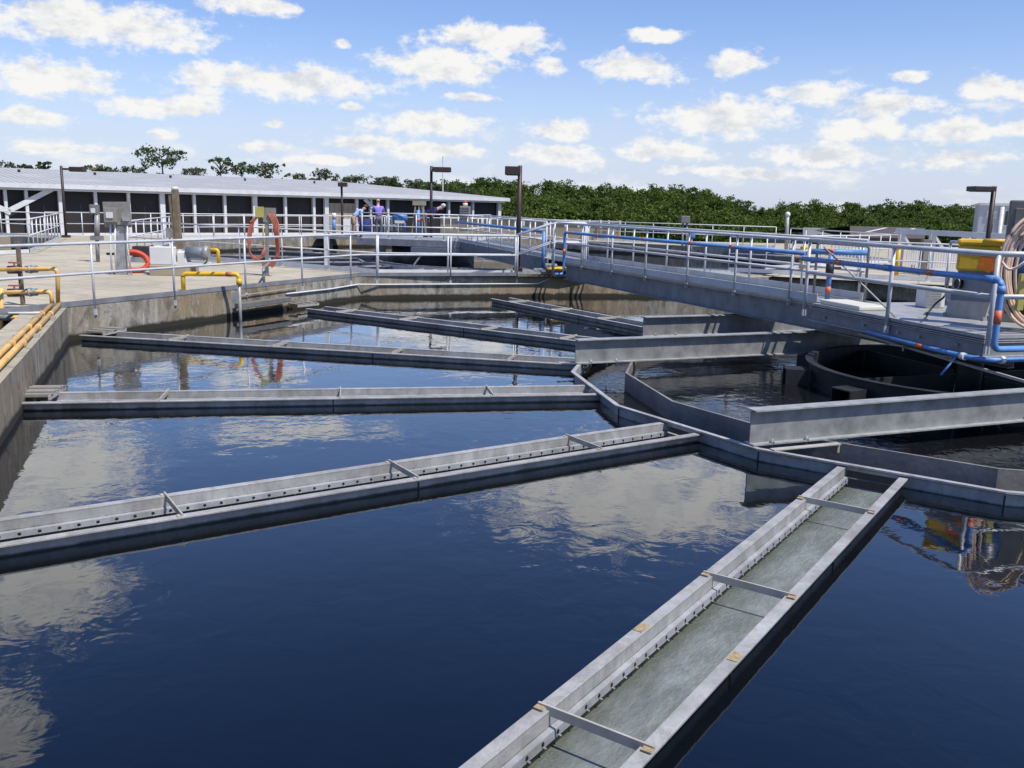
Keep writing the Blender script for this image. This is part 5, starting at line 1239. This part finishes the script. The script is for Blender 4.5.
# ------------------------------------------------------------------ trees
def leaf(mb, c, r, rnd):
    n_ = Vector((rnd.gauss(0, 1), rnd.gauss(0, 1), rnd.gauss(0, 1) + 0.6)).normalized()
    a = n_.orthogonal().normalized(); b_ = n_.cross(a); t = rnd.uniform(0, PI); a, b_ = a * math.cos(t) + b_ * math.sin(t), b_ * math.cos(t) - a * math.sin(t)
    o = len(mb.v); k = rnd.uniform(0.6, 1.2)
    mb.v += [c + a * r * k, c + b_ * r * 0.6, c - a * r * k, c - b_ * r * 0.6]; mb.f.append([o, o + 1, o + 2, o + 3]); mb.sm.append(False)
def crown(mb, c, rx, rz_, clumps, per, lr, rnd, shell=0.5, clump_r=0.30):
    for i in range(clumps):
        while True:
            p = Vector((rnd.uniform(-1, 1), rnd.uniform(-1, 1), rnd.uniform(-1, 1)))
            if shell * 0.6 < p.length < 1: break
        cc_ = Vector((c.x + p.x * rx, c.y + p.y * rx, c.z + p.z * rz_)); cr_ = rnd.uniform(0.6, 1.3) * clump_r * rx
        for j in range(per):
            d = Vector((rnd.gauss(0, 1), rnd.gauss(0, 1), rnd.gauss(0, 0.6))); leaf(mb, cc_ + d * cr_ * 0.5, lr * rnd.uniform(0.7, 1.3), rnd)
def tree(label, px, ytop, Y, rx, crown_h, clumps, per, seed, mat='leaf_dark', lr=0.28, lean=0.0, clump_r=0.30):
    rnd = random.Random(seed); top = atY(px, ytop, Y); b_ = Vector((top.x, Y, -3.6)); root = thing('tree', label, 'tree', b_)
    H = top.z + 3.6; tr = MB(); pts = [Vector((0, 0, 0)), Vector((lean * 0.3, 0, H * 0.35)), Vector((lean * 0.7, 0.1, H * 0.65)), Vector((lean, 0, H * 0.92))]
    tr.tube(pts, [0.20, 0.16, 0.11, 0.04], 8)
    cm = MB(); cz = H - crown_h * 0.5
    for i in range(7):
        a = i * 2.4 + rnd.random(); h0_ = H - crown_h * rnd.uniform(0.45, 1.05); e_ = Vector((lean + math.cos(a) * rx * rnd.uniform(0.5, 0.95), math.sin(a) * rx * 0.8, min(H * 0.97, h0_ + crown_h * rnd.uniform(0.15, 0.5))))
        s_ = Vector((lean * h0_ / H, 0, h0_)); tr.tube([s_, s_.lerp(e_, 0.5) + Vector((0, 0, 0.15)), e_], [0.07, 0.05, 0.02], 6)
        crown(cm, e_, rx * 0.34, rx * 0.16, max(2, clumps // 8), per, lr, rnd, clump_r=0.55)
    crown(cm, Vector((lean, 0, cz)), rx, crown_h * 0.5, clumps, per, lr, rnd, clump_r=clump_r)
    tr.build('trunk', 'trunk', root); cm.build('crown', mat, root)
T_ = [
 ('tallest broad tree rising behind the roof at left', 163, 146, 85, 2.0, 2.0, 26, 22, 3),
 ('thin open tree right of the tallest tree behind the roof', 217, 155, 88, 1.05, 1.9, 12, 16, 5),
 ('flat topped tree behind the roof, left one of a pair', 243, 160, 90, 1.4, 1.5, 14, 18, 7),
 ('bushy tree behind the roof, right one of a pair', 262, 162, 92, 1.5, 1.6, 18, 22, 9),
 ('small tree at the left edge behind the roof', 6, 161.5, 80, 1.0, 0.9, 12, 16, 11),
 ('tiny tree tuft left of the far left lamp', 21, 163.5, 80, 0.6, 0.6, 7, 14, 13),
 ('narrow tuft of a tree just left of the far left lamp', 46, 160, 82, 0.6, 0.9, 8, 14, 15),
 ('low tree right of the far left lamp', 92, 165, 84, 1.1, 0.8, 12, 16, 17),
 ('low tree left of the tallest tree', 106, 166, 86, 1.1, 0.8, 12, 16, 19),
 ('dark low tree under the tallest tree', 130, 166, 88, 1.3, 1.0, 14, 18, 21),
 ('dark low tree right under the tallest tree', 196, 168, 90, 1.2, 0.9, 14, 18, 23),
 ('thin low tree behind the roof above the red hose', 295, 172, 95, 1.0, 0.9, 10, 14, 25),
 ('round tree behind the roof above the short lamp', 327, 169, 98, 1.4, 1.2, 16, 18, 27),
 ('low tree behind the roof right of the short lamp', 352, 175, 100, 1.4, 0.8, 14, 16, 29),
 ('tree behind the roof above the purple shirted man', 387, 176, 104, 1.6, 1.0, 16, 18, 31),
 ('low tree left of the antenna mast', 412, 179.5, 106, 1.4, 0.8, 14, 16, 33)]
for i, (lab, px, yt, Y, rx, ch, cl_, per, sd) in enumerate(T_):
    tree(lab, px, yt, Y, rx, ch, int(cl_ * 1.15), per, sd, lr=0.13 if i < 4 else 0.12, lean=0.3 if i % 2 else -0.2, clump_r=0.24)
# shrub strip behind the roof and the woodland mass
def wood(name, rows, mat, seed, lr):
    rnd = random.Random(seed); mb = MB()
    for px, yt, Y, rx in rows:
        top = atY(px, yt, Y); H = top.z + 3.6
        cz = top.z - H * 0.40; crown(mb, Vector((top.x, Y, cz)), rx, H * 0.40, 50, 36, lr, rnd, 0.7, 0.36)
        for k in range(6):
            a = rnd.uniform(0, 2 * PI); crown(mb, Vector((top.x + math.cos(a) * rx * 0.6, Y + math.sin(a) * rx * 0.5, top.z - rnd.uniform(0.3, 1.6))), rx * 0.45, rx * 0.40, 6, 32, lr, rnd, 0.2, 0.5)
    o_ = mb.build(name, mat); tag(o_, None, None, None, 'stuff'); return o_
rows = []; rnd = random.Random(4)
skyline = [(430, 183), (455, 181), (480, 181.5), (520, 184), (560, 187), (600, 189), (640, 188.5), (680, 189), (705, 192), (725, 198), (742, 205), (755, 211), (770, 209), (800, 206.5), (840, 205), (880, 204.5), (920, 204.5), (960, 205.5), (985, 208), (1060, 211)]
def sk_(x):
    for (x0_, y0_), (x1_, y1_) in zip(skyline[:-1], skyline[1:]):
        if x0_ <= x <= x1_: return y0_ + (y1_ - y0_) * (x - x0_) / (x1_ - x0_)
    return skyline[-1][1]
x = 425
while x < 1060:
    f_ = 0.0 if x < 750 else 40
    for Y, dy in ((150 + f_, 0), (138 + f_, 6), (126 + f_, 13), (112 + f_, 21)):
        rows.append((x + rnd.uniform(-6, 6), sk_(min(1059, max(431, x))) + dy + rnd.uniform(-2.2, 3.2), Y + rnd.uniform(-4, 4), rnd.uniform(2.0, 3.0)))
    x += 13
tag(wood('woodland', rows, 'leaf', 6, 0.19), 'dense green wood filling the skyline at right', 'wood')
rows = []; x = -60
while x < 470:
    yb = (171.5 if x < 300 else 169.5) + (x / 470) * 16
    rows.append((x, yb + rnd.uniform(-1.5, 3), 108 + rnd.uniform(-4, 4), rnd.uniform(1.6, 2.4))); x += 16
tag(wood('distant_shrubs', rows, 'leaf_dark', 8, 0.18), 'low strip of distant shrubs along the white roof ridge', 'wood')

# ------------------------------------------------------------------ sky, clouds, sun
SUN_EL = math.radians(60); sx_, sy_ = 0.78, -0.62
w = bpy.data.worlds.new('World'); SC.world = w; w.use_nodes = True; t = w.node_tree
for n_ in list(t.nodes): t.nodes.remove(n_)
out = N(t, 'ShaderNodeOutputWorld'); bg = N(t, 'ShaderNodeBackground'); L(t, bg.outputs[0], out.inputs[0])
bg.inputs[1].default_value = 0.10
sky = N(t, 'ShaderNodeTexSky', sky_type='NISHITA'); sky.sun_disc = False; sky.sun_elevation = SUN_EL; sky.sun_rotation = math.atan2(sx_, sy_)
sky.air_density = 1.0; sky.dust_density = 0.6; sky.ozone_density = 3.0; sky.altitude = 10
tc = N(t, 'ShaderNodeTexCoord'); sep = N(t, 'ShaderNodeSeparateXYZ'); L(t, tc.outputs['Generated'], sep.inputs[0])
def mth(op, a, b_=None, c=None):
    n_ = N(t, 'ShaderNodeMath', operation=op)
    for i, v in enumerate((a, b_, c)):
        if v is None: continue
        if hasattr(v, 'links'): L(t, v, n_.inputs[i])
        else: n_.inputs[i].default_value = v
    return n_.outputs[0]
az = mth('ARCTAN2', sep.outputs[0], sep.outputs[1]); el = mth('ARCSINE', sep.outputs[2])
cmb = N(t, 'ShaderNodeCombineXYZ'); L(t, az, cmb.inputs[0]); L(t, el, cmb.inputs[1]); ang = cmb.outputs[0]
def nz(scale, detail, rough, stretch, shift=(0, 0, 0)):
    mp = N(t, 'ShaderNodeMapping'); mp.inputs['Scale'].default_value = stretch; mp.inputs['Location'].default_value = shift; L(t, ang, mp.inputs[0])
    n_ = N(t, 'ShaderNodeTexNoise'); n_.inputs['Scale'].default_value = scale; n_.inputs['Detail'].default_value = detail; n_.inputs['Roughness'].default_value = rough
    L(t, mp.outputs[0], n_.inputs['Vector']); return n_
warp = nz(9, 4, 0.6, (1, 1.6, 1))
wv = N(t, 'ShaderNodeVectorMath', operation='MULTIPLY_ADD'); L(t, warp.outputs['Color'], wv.inputs[0]); wv.inputs[1].default_value = (0.045, 0.022, 0); 
sb0 = N(t, 'ShaderNodeVectorMath', operation='ADD'); L(t, ang, sb0.inputs[0]); sb0.inputs[1].default_value = (-0.0225, -0.011, 0); L(t, sb0.outputs[0], wv.inputs[2])
pos = wv.outputs[0]
def ang_of(x, y, mirror):
    d = ray(x, y).normalized(); z_ = -d.z if mirror else d.z
    return math.atan2(d.x, d.y), math.asin(z_)
CL = [(90, 22, 122, 25, 0), (250, 2, 62, 11, 0), (50, 78, 66, 20, 0), (280, 82, 122, 20, 0), (165, 104, 64, 13, 0), (35, 117, 42, 9, 0), (440, 66, 78, 21, 0), (490, 40, 76, 18, 0), (468, 97, 32, 6, 0),
      (550, 65, 20, 11, 0), (655, 33, 34, 8, 0), (635, 67, 60, 16, 0), (738, 61, 34, 14, 0), (912, 77, 26, 6, 0), (1002, 86, 44, 16, 0), (430, 125, 68, 16, 0), (270, 126, 18, 4, 0), (340, 43, 12, 5, 0), (350, 108, 14, 5, 0),
      (560, 131, 42, 14, 0), (725, 119, 84, 24, 0), (812, 94, 46, 14, 0), (885, 108, 56, 14, 0), (868, 131, 52, 13, 0), (957, 133, 42, 14, 0), (1016, 131, 26, 11, 0), (560, 156, 64, 12, 0), (665, 152, 56, 12, 0), (832, 156, 74, 13, 0),
      (430, 152, 60, 10, 0), (262, 146, 34, 6, 0), (165, 133, 18, 6, 0), (370, 143, 54, 9, 0), (960, 160, 60, 9, 0), (742, 172, 90, 7, 0), (330, 160, 60, 6, 0), (60, 148, 60, 6, 0),
      (45, 470, 105, 62, 1), (40, 592, 92, 46, 1), (-12, 728, 52, 55, 1), (630, 495, 185, 62, 1), (300, 432, 120, 14, 1), (700, 440, 120, 30, 1), (1150, 460, 120, 60, 1), (-160, 520, 110, 70, 1)]
def field(vec):
    cur = None
    for x, y, rx, ry, m_ in CL:
        a, e_ = ang_of(x, y, m_)
        s_ = N(t, 'ShaderNodeVectorMath', operation='SUBTRACT'); L(t, vec, s_.inputs[0]); s_.inputs[1].default_value = (a, e_, 0)
        m1 = N(t, 'ShaderNodeVectorMath', operation='MULTIPLY'); L(t, s_.outputs[0], m1.inputs[0]); m1.inputs[1].default_value = (F_PX / rx, F_PX / ry, 0)
        ln = N(t, 'ShaderNodeVectorMath', operation='LENGTH'); L(t, m1.outputs[0], ln.inputs[0])
        cur = ln.outputs['Value'] if cur is None else mth('MINIMUM', cur, ln.outputs['Value'])
    return cur
fd = field(pos)
n1 = nz(26, 7, 0.62, (1, 1.7, 1)).outputs['Fac']; n1b = nz(26, 7, 0.62, (1, 1.7, 1), (0.006, 0.030, 0)).outputs['Fac']
nf = nz(85, 4, 0.6, (1, 1.5, 1)).outputs['Fac']
dens = mth('MULTIPLY_ADD', nf, 0.8, mth('MULTIPLY_ADD', n1, 1.9, mth('SUBTRACT', -0.42, fd)))           # about 1 - distance + noise
mask = N(t, 'ShaderNodeMapRange', interpolation_type='SMOOTHSTEP'); L(t, dens, mask.inputs[0]); mask.inputs[1].default_value = -0.06; mask.inputs[2].default_value = 0.50
# small scattered puffs elsewhere, denser low down
n3 = nz(13, 6, 0.6, (1, 2.4, 1), (3.1, 1.7, 0)).outputs['Fac']
lowm = N(t, 'ShaderNodeMapRange'); L(t, el, lowm.inputs[0]); lowm.inputs[1].default_value = 0.0; lowm.inputs[2].default_value = 0.20; lowm.inputs[3].default_value = 0.065; lowm.inputs[4].default_value = -0.16
puff = N(t, 'ShaderNodeMapRange', interpolation_type='SMOOTHSTEP'); L(t, mth('ADD', n3, lowm.outputs[0]), puff.inputs[0]); puff.inputs[1].default_value = 0.53; puff.inputs[2].default_value = 0.70; puff.inputs[4].default_value = 0.75
m_all = mth('MAXIMUM', mask.outputs[0], puff.outputs[0])
# cloud light: top edges bright, thick undersides greyer
lit = mth('MULTIPLY_ADD', mth('SUBTRACT', n1, n1b), 2.6, 0.66)
thick_ = N(t, 'ShaderNodeMapRange'); L(t, dens, thick_.inputs[0]); thick_.inputs[1].default_value = 0.2; thick_.inputs[2].default_value = 0.95; thick_.inputs[3].default_value = 0.30; thick_.inputs[4].default_value = 0.0
lit2 = mth('ADD', lit, thick_.outputs[0])
cr_ = N(t, 'ShaderNodeValToRGB'); L(t, lit2, cr_.inputs[0])
e = cr_.color_ramp.elements; e[0].position = 0.30; e[0].color = (0.74, 0.77, 0.83, 1); e[1].position = 0.9; e[1].color = (1.0, 0.993, 0.975, 1)
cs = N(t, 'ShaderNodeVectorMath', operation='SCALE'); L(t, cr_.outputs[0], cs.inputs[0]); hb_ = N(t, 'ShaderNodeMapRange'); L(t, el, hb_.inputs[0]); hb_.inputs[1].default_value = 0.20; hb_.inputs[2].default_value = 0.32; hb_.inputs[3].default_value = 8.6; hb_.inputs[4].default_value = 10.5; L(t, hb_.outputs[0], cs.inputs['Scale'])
hz = N(t, 'ShaderNodeMapRange', interpolation_type='SMOOTHSTEP'); L(t, el, hz.inputs[0]); hz.inputs[1].default_value = 0.0; hz.inputs[2].default_value = 0.19; hz.inputs[3].default_value = 0.70; hz.inputs[4].default_value = 0.0
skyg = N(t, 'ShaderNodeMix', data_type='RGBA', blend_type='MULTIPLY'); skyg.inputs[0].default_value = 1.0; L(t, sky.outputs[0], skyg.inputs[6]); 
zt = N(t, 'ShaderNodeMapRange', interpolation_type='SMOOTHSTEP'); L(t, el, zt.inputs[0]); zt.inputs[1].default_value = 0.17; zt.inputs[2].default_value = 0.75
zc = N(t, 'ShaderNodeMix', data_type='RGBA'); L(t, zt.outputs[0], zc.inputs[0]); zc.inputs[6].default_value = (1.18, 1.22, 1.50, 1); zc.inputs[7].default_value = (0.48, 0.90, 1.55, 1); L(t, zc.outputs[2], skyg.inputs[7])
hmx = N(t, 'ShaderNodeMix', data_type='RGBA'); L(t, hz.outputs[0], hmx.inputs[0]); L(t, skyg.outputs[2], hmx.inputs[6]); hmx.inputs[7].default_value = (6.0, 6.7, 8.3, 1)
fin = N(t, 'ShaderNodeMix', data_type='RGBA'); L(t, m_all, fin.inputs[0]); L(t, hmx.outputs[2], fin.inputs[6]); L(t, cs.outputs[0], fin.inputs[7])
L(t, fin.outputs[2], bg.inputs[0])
w.cycles.sampling_method = 'MANUAL'; w.cycles.sample_map_resolution = 512
sl = bpy.data.lights.new('sun', 'SUN'); sl.energy = 5.0; sl.angle = math.radians(0.55); sl.color = (1.0, 0.945, 0.85)
so = bpy.data.objects.new('sun', sl); COL.objects.link(so)
sdir = Vector((sx_, sy_, 0)).normalized() * math.cos(SUN_EL) + Vector((0, 0, math.sin(SUN_EL)))
so.rotation_euler = sdir.to_track_quat('Z', 'Y').to_euler(); so.location = (20, -20, 40)
SC.view_settings.view_transform = 'Standard'; SC.view_settings.look = 'None'; SC.view_settings.gamma = 1.0; SC.view_settings.exposure = 0.12; SC.view_settings.use_curve_mapping = False
SC.cycles.max_bounces = 6; SC.cycles.diffuse_bounces = 3; SC.cycles.glossy_bounces = 4; SC.cycles.use_denoising = True
